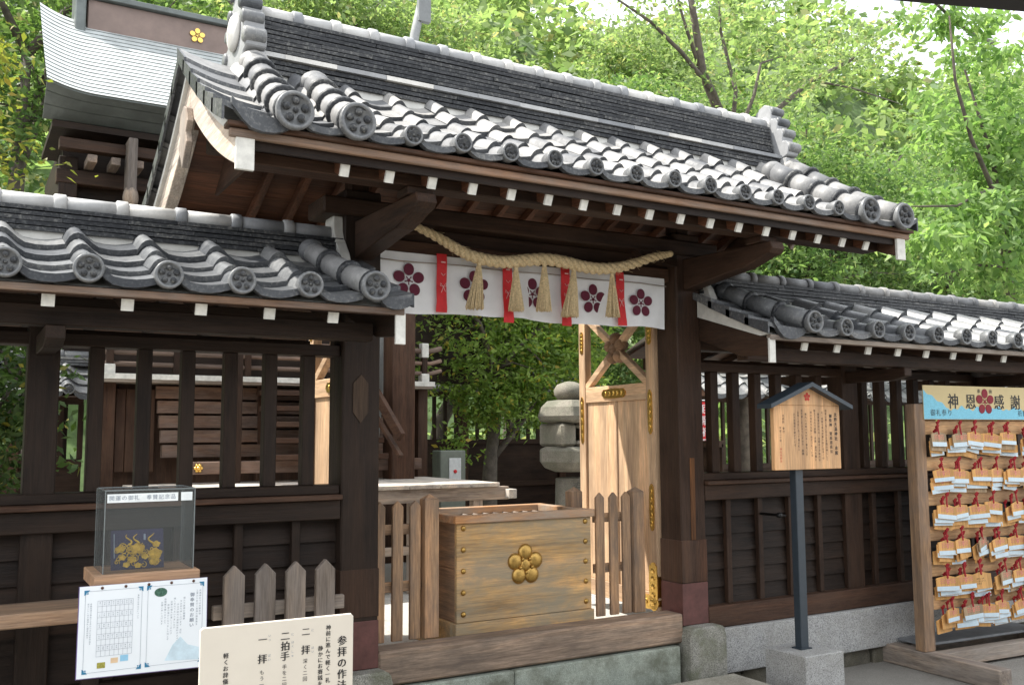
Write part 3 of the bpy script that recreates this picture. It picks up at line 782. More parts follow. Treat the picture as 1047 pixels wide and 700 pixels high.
for z in (.70, 1.03): bx('rail', (2.08, 2.445, 5.229, 5.25, z, z + .06), FENCEW('x'), F)
F = thing('barrier_fence', (3.95, 5.2, .424), 'low brown plank fence right of the offering box, before the open door leaf', 'fence', 'low fences beside the offering box')
picket('', (3.738, 3.850, 3.955), 5.205, .068, .022, .424, 1.228, .035, FENCEW('z'), F)
for c in (4.045, 3.70):
    y = 5.185 if c > 4 else 5.42
    g = G(); g.prism([(c - .045, 1.225), (c + .045, 1.225), (c + .045, .424 if c > 4 else .3), (c - .045, .424 if c > 4 else .3)][::-1], y, y + .08)
    g.add([(c - .045, y, 1.225), (c + .045, y, 1.225), (c + .045, y + .08, 1.225), (c - .045, y + .08, 1.225), (c, y + .04, 1.258)], [(0, 1, 4), (1, 2, 4), (2, 3, 4), (3, 0, 4)]); build('fence_post', g, FENCEW('z'), F, .003)
for z in (.70, 1.03): bx('rail', (3.70, 4.055, 5.229, 5.25, z, z + .06), FENCEW('x'), F)
F = thing('picket_fence', (1.45, 4.78, -.12), 'grey weathered picket fence standing before the left wing wall, behind the manners board', 'fence')
for i, x in enumerate((1.222, 1.376, 1.530, 1.685)):
    g = G(); g.prism([(x - .05, -.12), (x + .05, -.12), (x + .05, .93), (x, .982), (x - .05, .93)], 4.75, 4.785); build('picket', g, wood('dark_grey_picket', (.22, .19, .165), (.085, .073, .065), 'z', (.28, .25, .23), .5, .85), F, .004)
for z in (.72, .2): bx('rail', (1.13, 1.80, 4.787, 4.82, z, z + .07), WEATH('x'), F)
SH = thing('shelf_plank', (-.3, 4.8, -.12), 'long brown plank shelf against the left wing wall, left of the notice sheet', 'shelf')
bx('plank', (-1.5, .98, 4.62, 4.93, .80, .862), wood('shelf_board', (.34, .25, .18), (.19, .13, .09), 'x', (.16, .13, .11), .5, .7), SH, .006)
for x in (-1.2, .55): bx('support_leg', (x, x + .07, 4.72, 4.80, -.12, .80), DEEP('z'), SH)

# ================================================================== noren curtain, rope
CR = thing('shrine_curtain', (3.15, 5.03, 2.68), 'white curtain with wine red plum crests hung across the gate opening', 'curtain')
g = G(); n, mrows = 160, 12
def wav(x, t): return (.014 * math.sin(x * 7.2) + .008 * math.sin(x * 19 + 1) + .005 * math.sin(x * 41 + 3 * t)) * (.25 + .75 * t) + .014 * t
def cb(x): return 2.325 + .006 * math.sin(x * 5) + .004 * math.sin(x * 13)
vs = []; fs = []
for j in range(mrows + 1):
    for i in range(n + 1):
        x = 2.078 + (4.19 - 2.078) * i / n; t = j / mrows; z = 2.678 + (cb(x) - 2.678) * t
        vs.append((x, 5.04 - wav(x, t), z))
for j in range(mrows):
    for i in range(n): a = j * (n + 1) + i; fs.append((a, a + n + 1, a + n + 2, a + 1))
g.add(vs, fs); build('cloth', g, CLOTH, CR, smooth=True)
g = G(); g.tube([(2.078 + 2.11 * k / 20, 5.023, 2.625 - .004 * math.sin(k)) for k in range(21)], .0035, 6); build('seam_cord', g, WEATH('x'), CR)
for x, z in ((2.262, 2.512), (2.688, 2.502), (3.114, 2.492), (3.573, 2.489), (3.965, 2.49)):
    g = G(); g.flower(x, 5.038 - wav(x, .6) - .004, z, .103 if x < 3.8 else .10, .003); build('plum_crest', g, WINE, CR)
for i, (x, zt, zb, dx) in enumerate(((2.468, 2.685, 2.335, 0), (2.912, 2.678, 2.295, .0), (3.346, 2.69, 2.30, 0), (3.78, 2.685, 2.325, 0))):
    T = thing('red_ribbon', (x, 5.02, zt), ('leftmost', 'second from left', 'third from left', 'rightmost')[i] + ' of the four red ribbons on the white curtain', 'ribbon', 'red ribbons on the curtain')
    g = G(); vs = []; fs = []
    for j in range(13):
        t = j / 12; z = zt + (zb - zt) * t; y = 5.012 - wav(x, t) - .004 * math.sin(t * 9)
        for a in (-1, 1):
            for d in (0, .003): vs.append((x + a * (.033 + .003 * (t > .9)) + dx * t, y - d, z))
    for j in range(12):
        a = j * 4; fs += [(a, a + 2, a + 6, a + 4), (a + 1, a + 5, a + 7, a + 3), (a, a + 4, a + 5, a + 1), (a + 2, a + 3, a + 7, a + 6)]
    g.add(vs, fs); rb = build('band', g, RED, T)
    g = G(); z = zt - .20; y = 4.99
    g.tube([(x, y, z), (x - .018, y, z + .02), (x - .02, y, z + .005), (x, y, z), (x + .018, y, z + .022), (x + .02, y, z + .004), (x, y, z), (x - .012, y, z - .035)], .0018, 5)
    g.tube([(x, y, z), (x + .014, y, z - .03)], .0018, 5); g.box(x - .014, x + .014, y, y + .003, zt - .058, zt - .05)
    g.tube([(x - .015, y, z + .08), (x, y, z + .065), (x + .015, y, z + .08)], .0018, 5)
    build('printed_bow', g, plain('pale_pink_thread', (.72, .42, .40), .8), rb)
# straw rope
RP = [(2.197, 4.90, 2.82), (2.30, 4.91, 2.79), (2.42, 4.92, 2.75), (2.52, 4.92, 2.705), (2.62, 4.925, 2.672), (2.75, 4.925, 2.655), (2.87, 4.925, 2.658), (3.0, 4.925, 2.68), (3.14, 4.925, 2.698), (3.28, 4.925, 2.694), (3.42, 4.925, 2.678), (3.56, 4.925, 2.675), (3.70, 4.92, 2.695), (3.84, 4.92, 2.735), (3.98, 4.91, 2.785), (4.08, 4.91, 2.81), (4.125, 4.905, 2.822)]
def catmull(P, m=8):
    out = []; P = [Vector(p) for p in P]; Q = [P[0]] + P + [P[-1]]
    for i in range(1, len(Q) - 2):
        a, b, c, d = Q[i - 1:i + 3]
        for k in range(m):
            t = k / m; out.append(.5 * ((2 * b) + (c - a) * t + (2 * a - 5 * b + 4 * c - d) * t * t + (3 * b - a - 3 * c + d) * t ** 3))
    out.append(P[-1]); return out
TR = thing('straw_rope', (3.15, 4.92, 2.68), 'thick twisted straw rope slung above the white curtain', 'rope')
path = catmull(RP, 9); nn = len(path)
for s_ in range(3):
    g = G(); pts = []; rs = []
    for i, p in enumerate(path):
        t = i / (nn - 1); R = .034 * (.35 + .65 * math.sin(PI * min(1, t * 1.15 + .05)) ** .7) if t < .85 else .034 * (.35 + .65 * math.sin(PI * min(1, t * 1.15 + .05)) ** .7 if t * 1.15 + .05 < 1 else .35)
        R = .014 + .021 * math.sin(PI * t) ** .6
        d = (path[min(i + 1, nn - 1)] - path[max(i - 1, 0)]).normalized(); a = Vector((0, 1, 0)); b = d.cross(a)
        th = 2 * PI * s_ / 3 + i * .62
        pts.append(p + (a * math.cos(th) + b * math.sin(th)) * R * .55); rs.append(R * .66)
    g.tube(pts, rs, 8); build('strand', g, STRAW, TR)
g = G(); random.seed(77)
for q in range(110):
    p = path[random.randrange(8, nn - 8)]; a = random.uniform(0, 6.28); rr = .03
    p0 = p + Vector((0, math.sin(a), math.cos(a))) * rr * .8; g.tube([p0, p0 + Vector((random.uniform(-.03, .03), math.sin(a) * .012, math.cos(a) * .012)), p0 + Vector((random.uniform(-.05, .05), math.sin(a) * .02, math.cos(a) * .018 - .006))], [.0014, .0012, .0006], 3, False)
build('loose_straw', g, STRAW, TR)
for x, z, q in ((2.20, 2.82, .02), (4.125, 2.822, .02)):
    g = G(); g.tube([(x, 4.90, z), (x, 5.0, z + .0)], .008, 6); g.ball((x, 4.90, z), .024, .024, .022)
    build('knotted_end', g, STRAW, TR)
TAS = [(2.668, 2.640), (2.925, 2.635), (3.13, 2.672), (3.352, 2.660), (3.650, 2.655)]
for i, (x, z) in enumerate(TAS):
    T = thing('straw_tassel', (x, 4.915, z), ('leftmost', 'second from left', 'middle', 'fourth from left', 'rightmost')[i] + ' straw tassel hanging from the twisted rope', 'tassel', 'straw tassels on the rope')
    sway = (-.03, 0, -.008, -.035, .0)[i]; zb = (2.357, 2.363, 2.375, 2.350, 2.37)[i]
    g = G(); random.seed(50 + i)
    for k in range(220):
        a = random.uniform(0, 2 * PI); r0 = .010 * math.sqrt(random.random()); r1 = (.052 + .01 * (i in (0, 3))) * math.sqrt(random.random())
        dz = random.uniform(-.008, .012)
        p = [(x + r0 * math.cos(a), 4.915 + r0 * math.sin(a) * .8, z), (x + sway * .35 + (r0 * .5 + r1 * .5) * math.cos(a), 4.915 + r1 * .5 * math.sin(a) * .8, z - .45 * (z - zb)), (x + sway + r1 * math.cos(a), 4.915 + r1 * math.sin(a) * .8, zb + dz)]
        g.tube(p, [.0022, .0026, .0022], 4, False)
    build('straw_bundle', g, STRAW, T)
    g = G(); g.tube([(x, 4.915, z + .005), (x, 4.915, z - .03)], [.012, .014], 10); g.tube([(x, 4.915, z + .035), (x, 4.915, z)], .005, 6)
    build('binding', g, STRAW, T)

# ================================================================== notice post
NP = thing('notice_post', (4.92, 4.57, .2), 'gabled wooden notice board lettered in columns, on a blue-grey steel post', 'notice board')
bx('board', (4.66, 5.29, 4.525, 4.56, 1.372, 1.80), HINOKI('z'), NP, .003).name = 'board'
g = G(); g.prism([(4.66, 1.801), (5.29, 1.801), (5.29, 1.815), (4.975, 1.925), (4.66, 1.815)], 4.525, 4.56); build('gable_panel', g, HINOKI('z'), NP, .002)
g = G()
g.prism([(4.585, 1.775), (4.975, 1.925), (5.365, 1.775), (5.365, 1.805), (4.975, 1.957), (4.585, 1.805)], 4.47, 4.60); build('little_roof', g, SLATEB, NP, .002)
g = G(); g.box(4.885, 4.955, 4.562, 4.62, .20, 1.80); build('post', g, SLATEB, NP, .004)
g = G(); g.box(4.87, 4.97, 4.55, 4.635, .199, .206); build('base_plate', g, SLATEB, NP)
g = G(); yb = 4.5235
cols = [(5.245, 1.755, '北野天満神社 本殿', .034), (5.195, 1.745, '御祭神 菅原道真公', .030)]
body = ['例祭は春と秋に行われ学問の神として', '広く崇敬を集め受験の折には多くの', '参拝者が訪れる 社殿は江戸時代の', '建立と伝わり拝殿 本殿 唐門を備え', '市の有形文化財に指定されている', '境内には梅の木が多く春先には', '花を楽しむ人々でにぎわう 創建', '以来この丘にあって港の町と', '人々を見守り続けている']
x = 5.150
for i, t in enumerate(body):
    write_v(g, t, x, 1.775 - (i % 3) * .012, .0185, yb, .0205); x -= .036 if i != 4 else .050
write_v(g, '社務所 受付', 4.745, 1.74, .018, yb, .021); write_v(g, '平成二十年', 4.715, 1.66, .018, yb, .021)
write_v(g, *cols[0][2:3], cols[0][0], cols[0][1], .030, yb, .0325, 1, .0012); write_v(g, cols[1][2], cols[1][0], cols[1][1], .027, yb, .030, 1, .0012)
build('lettering', g, INK, NP)
g = G(); g.flower(4.975, yb, 1.858, .030, .002); write_v(g, '神社社務所', 4.715, 1.52, .017, yb, .020); build('red_crest', g, REDINK, NP)
g = G(); g.box(4.745, 5.10, 4.40, 4.755, -.13, .198); tag(build('granite_block', g, GRANITE, bevel=.006), 'square speckled granite block under the notice post', 'stone block')

# ================================================================== manners board (front left)
MB_ = thing('manners_board', (1.13, 3.7, -.12), 'cream board lettered with worship manners, nearest the camera at bottom left', 'sign board')
g = G(); g.prism([(.835, .40), (1.425, .40), (1.43, .405), (1.43, .885), (1.42, .896), (.84, .898), (.83, .89), (.83, .405)], 3.70, 3.715); build('board', g, CREAM, MB_, .002)
for x in (.93, 1.31): bx('support_leg', (x, x + .05, 3.717, 3.76, -.12, .80), DEEP('z'), MB_)
bx('foot', (.88, 1.38, 3.60, 3.88, -.119, -.07), DEEP('x'), MB_)
g = G(); Y_ = 3.6985
write_v(g, '参拝の作法', 1.382, .815, .040, Y_, .043, 1, .0022)
write_v(g, '神前に進んで軽く一礼', 1.324, .862, .021, Y_, .0225, 1, .001); write_v(g, '静かにお賽銭を', 1.293, .785, .021, Y_, .0225, 1, .001)
write_v(g, '二', 1.232, .862, .034, Y_, .036, 1, .002); write_v(g, '拝', 1.232, .795, .037, Y_, .04, 1, .002); write_v(g, '深く二回', 1.232, .744, .019, Y_, .0225)
write_v(g, '二拍手', 1.150, .855, .037, Y_, .038, 1, .002); write_v(g, '手を二回', 1.150, .732, .019, Y_, .0225)
write_v(g, '一', 1.062, .850, .034, Y_, .036, 1, .002); write_v(g, '拝', 1.062, .780, .037, Y_, .04, 1, .002); write_v(g, 'もう一度', 1.062, .722, .019, Y_, .0225)
write_v(g, '軽くお辞儀を', .925, .800, .021, Y_, .0235, 1, .001)
build('lettering', g, INK, MB_)
g = G()
for t, x, z in (('に', 1.260, .855), ('はい', 1.262, .788), ('に', 1.180, .848), ('はく', 1.181, .818), ('しゅ', 1.181, .782), ('いっ', 1.090, .852), ('ぱい', 1.090, .778)): write_v(g, t, x, z, .011, Y_, .015)
build('reading_marks', g, GREYINK, MB_)

# ================================================================== display case with notice sheet
DC = thing('display_case', (.72, 4.3, 1.02), 'clear acrylic display case on a wooden base holding a gold-printed card', 'display case')
gl, ntg, bg_ = newmat('clear_acrylic'); t_ = N(ntg, 'BsdfTransparent'); t_.inputs[0].default_value = (.95, .96, .96, 1); gs_ = N(ntg, 'BsdfGlossy'); gs_.inputs['Roughness'].default_value = .03
lw_ = N(ntg, 'LayerWeight'); lw_.inputs[0].default_value = .22; m_ = N(ntg, 'MixShader'); ntg.links.new(lw_.outputs['Fresnel'], m_.inputs[0]); ntg.links.new(t_.outputs[0], m_.inputs[1]); ntg.links.new(gs_.outputs[0], m_.inputs[2]); df_ = N(ntg, 'BsdfDiffuse'); df_.inputs[0].default_value = (.55, .58, .57, 1); m2_ = N(ntg, 'MixShader'); m2_.inputs[0].default_value = .055; ntg.links.new(m_.outputs[0], m2_.inputs[1]); ntg.links.new(df_.outputs[0], m2_.inputs[2]); ntg.links.new(m2_.outputs[0], ntg.nodes['Material Output'].inputs['Surface'])
BASEW = wood('case_base_board', (.40, .27, .18), (.27, .17, .11), 'x', (.25, .17, .12), .4, .6)
bx('base', (.515, .925, 4.16, 4.51, 1.0, 1.055), BASEW, DC, .004)
cx0, cx1, cy0, cy1, cz0, cz1 = .550, .905, 4.20, 4.46, 1.056, 1.385
for nm, d in (('front', (cx0, cx1, cy0, cy0 + .004, cz0, cz1)), ('back', (cx0, cx1, cy1 - .004, cy1, cz0, cz1)), ('left', (cx0, cx0 + .004, cy0 + .005, cy1 - .005, cz0, cz1)), ('right', (cx1 - .004, cx1, cy0 + .005, cy1 - .005, cz0, cz1)), ('top', (cx0, cx1, cy0, cy1, cz1 + .001, cz1 + .005))):
    bx('acrylic_panel', d, gl, DC, 0)
edge = plain('acrylic_edge', (.20, .22, .22), .2, 0, .05)
g = G()
for x in (cx0, cx1 - .002):
    for y in (cy0 - .001, cy1 - .001): g.box(x - .001, x + .003, y, y + .003, cz0, cz1)
for y in (cy0 - .001, cy1 - .002): g.box(cx0, cx1, y, y + .003, cz1 + .002, cz1 + .007)
for x in (cx0 - .001, cx1 - .002): g.box(x, x + .003, cy0, cy1, cz1 + .002, cz1 + .007)
build('case_edge', g, edge, DC)
g = G(); g.box(cx0 + .008, cx0 + .285, cy0 - .0022, cy0 - .001, cz1 - .045, cz1 - .010); g.box(cx0 + .297, cx1 - .012, cy0 - .0022, cy0 - .001, cz1 - .045, cz1 - .010); ls = build('label_strip', g, plain('white_label', (.8, .84, .84), .5), DC)
g = G(); write_h(g, '開運の御礼 奉賛記念品', cx0 + .025, cz1 - .027, .021, cy0 - .0030, .024); build('lettering', g, GREYINK, ls)
for nm, x in (('l', .57), ('c', .72), ('r', .87)): pass
CD = thing('gold_printed_card', (.70, 4.30, 1.056), 'dark indigo card with gilt scrollwork standing inside the display case', 'card')
M = Matrix.Translation((.70, 4.30, 1.056)) @ Matrix.Rotation(math.radians(-14), 4, 'X')
g = G(); g.M = M; g.box(-.105, .105, 0, .004, 0, .165); build('card', g, plain('indigo_card', (.028, .024, .07), .5), CD, .001)
g = G(); g.M = M; random.seed(5)
for (a, b, r) in ((-.06, .05, .03), (-.02, .04, .035), (.03, .05, .03), (.07, .06, .028), (.0, .085, .028), (-.07, .085, .018), (.06, .025, .03), (-.045, .02, .03), (.0, .015, .03), (.075, .1, .016)):
    for k in range(3):
        poly = []; r_ = r * (1 - .27 * k)
        for j in range(20):
            t = 2 * PI * j / 20; q = r_ * (1 + .12 * math.sin(5 * t + a * 90)); poly.append((a + q * math.cos(t), max(.004, b + q * .8 * math.sin(t))))
        if k == 2 or (k == 0 and r < .029): g.prism(poly, -.0015 - .001 * k, -.0005)
for q in range(44):
    a0, b0 = random.uniform(-.085, .085), random.uniform(.012, .10); r0 = random.uniform(.008, .022); ph = random.uniform(0, 6.28); sg = random.choice((-1, 1))
    g.tube([(max(-.1, min(.1, a0 + r0 * (1 - t / 14) * math.cos(ph + sg * t * .62))), -.0035 - .0002 * (q % 5), max(.004, b0 + r0 * (1 - t / 14) * math.sin(ph + sg * t * .62))) for t in range(13)], .0016, 5)
for k, (a0, b0) in enumerate(((-.035, .10), (-.005, .10), (.055, .10))):
    g.tube([(a0 + .012 * math.sin(t * .8 + k), -.003, b0 + .0065 * t) for t in range(8)], [.005 - .0005 * t for t in range(8)], 6)
build('gilt_scrollwork', g, plain('gold_print', (.62, .40, .05), .5, .1, .35, 60), CD)
g = G(); g.M = M; g.box(.025, .033, -.001, 0, .12, .145); g.box(-.094, -.090, -.001, 0, .05, .15); build('white_print', g, GREYINK, CD)
NS = thing('notice_sheet', (.715, 4.13, .67), 'laminated two-page notice sheet pinned beneath the acrylic display case', 'notice')
g = G(); g.prism([(.462, .668), (.955, .658), (.952, 1.020), (.463, 1.020)], 4.148, 4.152); build('sheet', g, PAPER, NS)
g = G(); g.prism([(.459, .664), (.958, .654), (.955, 1.0205), (.460, 1.0205)], 4.1525, 4.154); build('backing', g, plain('violet_edge', (.16, .11, .28), .4), NS)
bx('back_batten', (.52, .92, 4.155, 4.175, .74, .999), BASEW, NS); yn = 4.1475
g = G()
for k in range(5): g.ball((.545 + .088 * k, 4.147, 1.010), .006, .004, .006, 8, 6)
build('brass_pin', g, plain('dark_pin', (.10, .05, .035), .4, .5), NS)
for xa, xb in ((.480, .700), (.714, .940)):
    for (cx, cz, sx, sz) in ((xa, 1.005, 1, -1), (xb, 1.005, -1, -1), (xa, .683, 1, 1), (xb, .680, -1, 1)):
        g = G(); g.prism([(cx, cz), (cx + sx * .020, cz), (cx + sx * .014, cz + sz * .008), (cx + sx * .008, cz + sz * .008), (cx + sx * .008, cz + sz * .014), (cx, cz + sz * .020)][::(1 if sx * sz < 0 else 1)], yn - .0005, yn + .0003)
        g.box(min(cx + sx * .010, cx + sx * .015), max(cx + sx * .010, cx + sx * .015), yn - .0005, yn + .0003, min(cz + sz * .010, cz + sz * .015), max(cz + sz * .010, cz + sz * .015)); build('corner_ornament', g, BLUEINK, NS)
g = G()
for xa, xb in ((.484, .696), (.718, .936)):
    for (a, b, c, d) in ((xa, xb, 1.0, 1.001), (xa, xb, .686, .687), (xa, xa + .001, .686, 1.0), (xb - .001, xb, .686, 1.0)): g.box(a, b, yn - .0002, yn + .0002, c, d)
for k in range(9): x = .530 + .0165 * k; g.box(x, x + .0008, yn - .0004, yn, .745, .960)
for k in range(11): z = .745 + .0215 * k; g.box(.530, .6625, yn - .0006, yn - .0002, z, z + .0008)
random.seed(2)
pool = '御奉賛金額一覧表年月日氏名住所申込神社本殿改修工事完了記念品授与'
for i in range(8):
    for j in range(5): write_v(g, ''.join(random.choice(pool) for _ in range(2)), .539 + .0165 * i, .957 - .043 * j, .0062, yn - .001, .0075)
write_v(g, '奉賛のお申込みについて', .682, .975, .0075, yn, .009); write_v(g, '本殿改修工事完了のあかつきには記念品を', .506, .955, .007, yn, .0085); write_v(g, '授与いたします御神札と御朱印帳を', .496, .955, .007, yn, .0085)
for i, t in enumerate(('天満神社では本殿改修', '工事のため広く皆様の御奉賛を')): write_v(g, t, .925 - .012 * i, .975, .0085, yn, .0105)
for i, t in enumerate(('謹んで皆様の御健勝', 'をお祈り申し上げます 当社', 'は江戸時代の創建以来町の人々に', '親しまれてまいりましたが', '社殿の傷みが著しくこのたび', '修復の運びとなりました何とぞ', '御理解を賜りますよう', 'お願い申し上げます')): write_v(g, t, .862 - .0125 * i, .950 - .012 * (i % 3), .0085, yn, .0105)
write_v(g, '御奉賛のお願い', .893, .965, .018, yn, .0205, 1, .0007)
build('lettering', g, GREYINK, NS)
g = G(); g.box(.535, .565, yn - .0004, yn, .700, .722); build('print_photo', g, plain('olive_print', (.35, .33, .06), .5, 0, .5, 200), NS)
g = G(); g.box(.585, .612, yn - .0004, yn, .715, .735); build('print_photo', g, plain('pale_orange_print', (.75, .55, .35), .5), NS)
g = G(); g.box(.620, .650, yn - .0004, yn, .718, .742); build('print_photo', g, plain('sky_print', (.30, .58, .78), .5), NS)
g = G(); g.prism([(.768 + .025 * math.cos(2 * PI * k / 20), .975 + .018 * math.sin(2 * PI * k / 20)) for k in range(20)], yn - .0004, yn); build('print_photo', g, plain('dark_green_print', (.05, .13, .09), .5, 0, .8, 120), NS)
g = G(); g.prism([(.79, .70), (.93, .69), (.925, .74), (.88, .755), (.85, .79), (.82, .76)], yn - .0001, yn + .0003); build('pale_drawing', g, plain('pale_blue_print', (.58, .72, .80), .5), NS)

# ================================================================== votive plaque rack
A = math.radians(-4)
RO = (6.255, 4.62, -.12)
RK = thing('votive_rack', RO, 'wooden rack of hanging votive plaques, with a blue and tan banner', 'rack')
MR = Matrix.Translation((RO[0], RO[1], 0)) @ Matrix.Rotation(A, 4, 'Z')
def RB(name, d, mat, par=RK, bev=.004):
    g = G(); g.M = MR; g.box(*d); return build(name, g, mat, par, bev)
for x in (-.055, 1.40): RB('post', (x, x + .11, -.02, .07, .02, 1.83), wood('rack_post_timber', (.36, .24, .145), (.18, .12, .08), 'z', (.16, .13, .115), .7, .7)); RB('runner', (x - .01, x + .12, -.62, .50, -.118, .018), WEATH('y'), RK, .006)
RB('ground_rail', (.066, 1.395, -.05, .05, -.10, .0), WEATH('x')); RB('ground_rail', (.066, 1.395, .28, .36, -.10, .0), WEATH('x'))
RB('sloping_shelf', (.066, 1.395, .08, .34, .03, .05), plain('grey_painted_shelf', (.20, .21, .22), .5, 0, .2, 10))
for z in (1.60, 1.33, 1.07, .81, .55, .31): RB('hanging_rail', (.066, 1.395, .0, .03, z, z + .105), TAN('x'), RK, .003)
RB('top_rail', (.066, 1.395, .0, .03, 1.71, 1.80), TAN('x'), RK, .003)
BN = RB('banner', (.035, 1.415, -.028, -.022, 1.715, 1.972), plain('tan_banner_cloth', (.58, .47, .25), .7, 0, .04, 10), RK, 0)
random.seed(9)
g = G(); g.M = MR; top = []; x = .036
while x < 1.413:
    q = (x - .036) / 1.38; zz = 1.80 + .012 * math.sin(x * 31) + .010 * math.sin(x * 73)
    if x < .3: zz = 1.935 - (x - .036) * .5 + .008 * math.sin(x * 60)
    top.append((x, zz)); x += .012
poly = [(.036, 1.716)] + [(1.413, 1.716)] + top[::-1]
vs = [(a, -.0288, b) for a, b in top] + [(a, -.0288, 1.717) for a, b in top]; k = len(top)
g.add(vs, [(i, k + i, k + i + 1, i + 1) for i in range(k - 1)]); build('blue_wave_print', g, plain('sky_blue_print', (.20, .52, .66), .7, 0, .15, 90), BN)
g = G(); g.M = MR
for t, x in (('神', .355), ('恩', .555), ('感', .885), ('謝', 1.08)):
    write_v(g, t, x, 1.915, .125, -.030, .13, 1.0, .004)
write_v(g, '奉', .655, 1.955, .038, -.030); write_v(g, '納', .79, 1.955, .038, -.030)
write_h(g, '御礼参り', .13, 1.765, .055, -.030, .062); write_h(g, '祈願成就', 1.13, 1.765, .055, -.030, .062)
build('lettering', g, INK, BN)
g = G(); g.M = MR; g.flower(.72, -.030, 1.852, .105, .003); build('plum_crest', g, plain('crimson_print', (.22, .008, .02), .7), BN)
EMW = [wood('votive_plaque_wood', (.68, .40, .15), (.54, .30, .10), 'z', (.50, .30, .13), .3, .6), wood('aged_plaque_wood', (.42, .32, .21), (.30, .23, .15), 'z', None, 0, .7)]
LBL = plain('white_blue_plaque_print', (.54, .66, .73), .5, 0, .06, 40); PRT = plain('faded_pink_print', (.56, .22, .15), .7, 0, .4, 150); CORD = plain('red_cord', (.33, .012, .018), .7, 0, .3, 60)
rowz = (1.682, 1.409, 1.146, .886, .628, .400)
rown = ('top row', 'second row', 'third row', 'fourth row', 'fifth row', 'bottom row')
def mk_mesh(nm, gg, mats):
    me = bpy.data.meshes.new(nm); me.from_pydata(gg.v, [], gg.f)
    for m in mats: me.materials.append(m)
    me.update(); return me
W, H = .185, .112
gg = G(); gg.prism([(-W / 2, -H), (W / 2, -H), (W / 2, -.018), (.0, 0), (-W / 2, -.018)], -.004, .004); me_b = [mk_mesh('votive_plaque', gg, [EMW[0]]), mk_mesh('votive_plaque', gg, [EMW[1]])]
gg = G(); gg.box(-W / 2 + .003, W / 2 - .003, -.0052, -.0041, -H + .002, -H + .034); me_l = mk_mesh('white_label', gg, [LBL])
gg = G(); random.seed(4)
gg.box(-.006, .008, -.005, -.0041, -.064, -.018)
for dx in (-.052, -.030, .030, .052):
    for q in range(3): gg.box(dx - .008, dx + .008, -.005, -.0041, -.030 - q * .013, -.023 - q * .013)
gg.flower(0, -.0045, -.038, .020, .001); me_p = mk_mesh('red_print', gg, [PRT])
gg = G(); gg.tube([(-.004, -.006, -.014), (0, -.004, .02), (.004, .0, .05), (0, .006, .075)], .0055, 6); gg.tube([(.004, -.006, -.014), (-.004, -.004, .02), (0, .0, .05), (0, .006, .075)], .0045, 6)
gg.ball((0, -.006, -.013), .008, .006, .008, 8, 6)
for k in range(4): gg.tube([(0, .0, .07), (.018 * math.cos(k * 1.7), -.012, .082 + .008 * math.sin(k * 2.3)), (.006 * math.cos(k), -.004, .06)], .006, 5)
me_c = mk_mesh('red_cord', gg, [CORD])
random.seed(21)
depthn = ('rearmost', 'second from the back', 'third from the back', 'front')
coln = ('first', 'second', 'third', 'fourth', 'fifth', 'sixth', 'seventh')
for r, z in enumerate(rowz):
    for c in range(7):
        x = .165 + .197 * c + random.uniform(-.02, .02); nst = 4 if random.random() < .75 else 3
        lean = random.uniform(-.16, .16) if random.random() < .4 else random.uniform(-.05, .05); sx = random.uniform(-.012, .016); yawb = random.uniform(-.25, .25)
        for k in range(nst):
            last = k == nst - 1
            o = bpy.data.objects.new('votive_plaque', me_b[1 if random.random() < .13 else 0]); COL.objects.link(o)
            dz = -.095 + (k - nst) * .0 + (.03 if last else -.045 + .025 * k) + random.uniform(-.008, .008)
            P = MR @ Vector((x + sx * k + random.uniform(-.03, .03) * (not last), -.022 - .014 * k, z + dz))
            o.location = P; o.rotation_euler = (random.uniform(-.10, -.02), lean + random.uniform(-.06, .06), A + yawb + random.uniform(-.12, .12))
            s_ = 1.12 if (r == 4 and c == 2 and last) else random.choice((1, 1, 1, .92)); o.scale = (s_,) * 3
            dn = 'front' if last else ('rearmost' if k == 0 else ('second' if k == 1 else 'third') + ' from the back')
            tag(o, '%s plaque, %s bundle from the post, %s' % (dn, coln[c], rown[r]), 'votive plaque', 'votive plaques on the rack')
            parts = [('red_cord', me_c)]
            if not (r == 4 and c == 2 and last) and (last or random.random() < .55): parts += [('white_label', me_l), ('red_print', me_p)]
            for nm, me in parts: p = bpy.data.objects.new(nm, me); COL.objects.link(p); p.parent = o
            if r == 4 and c == 2 and last:
                gg = G(); 
                for q, t in enumerate(('志望校に合格', 'できますように', '家内安全')): write_h(gg, t, -.055, -.045 - .016 * q, .012, -.0046, .0145)
                p = bpy.data.objects.new('lettering', mk_mesh('lettering', gg, [INK])); COL.objects.link(p); p.parent = o

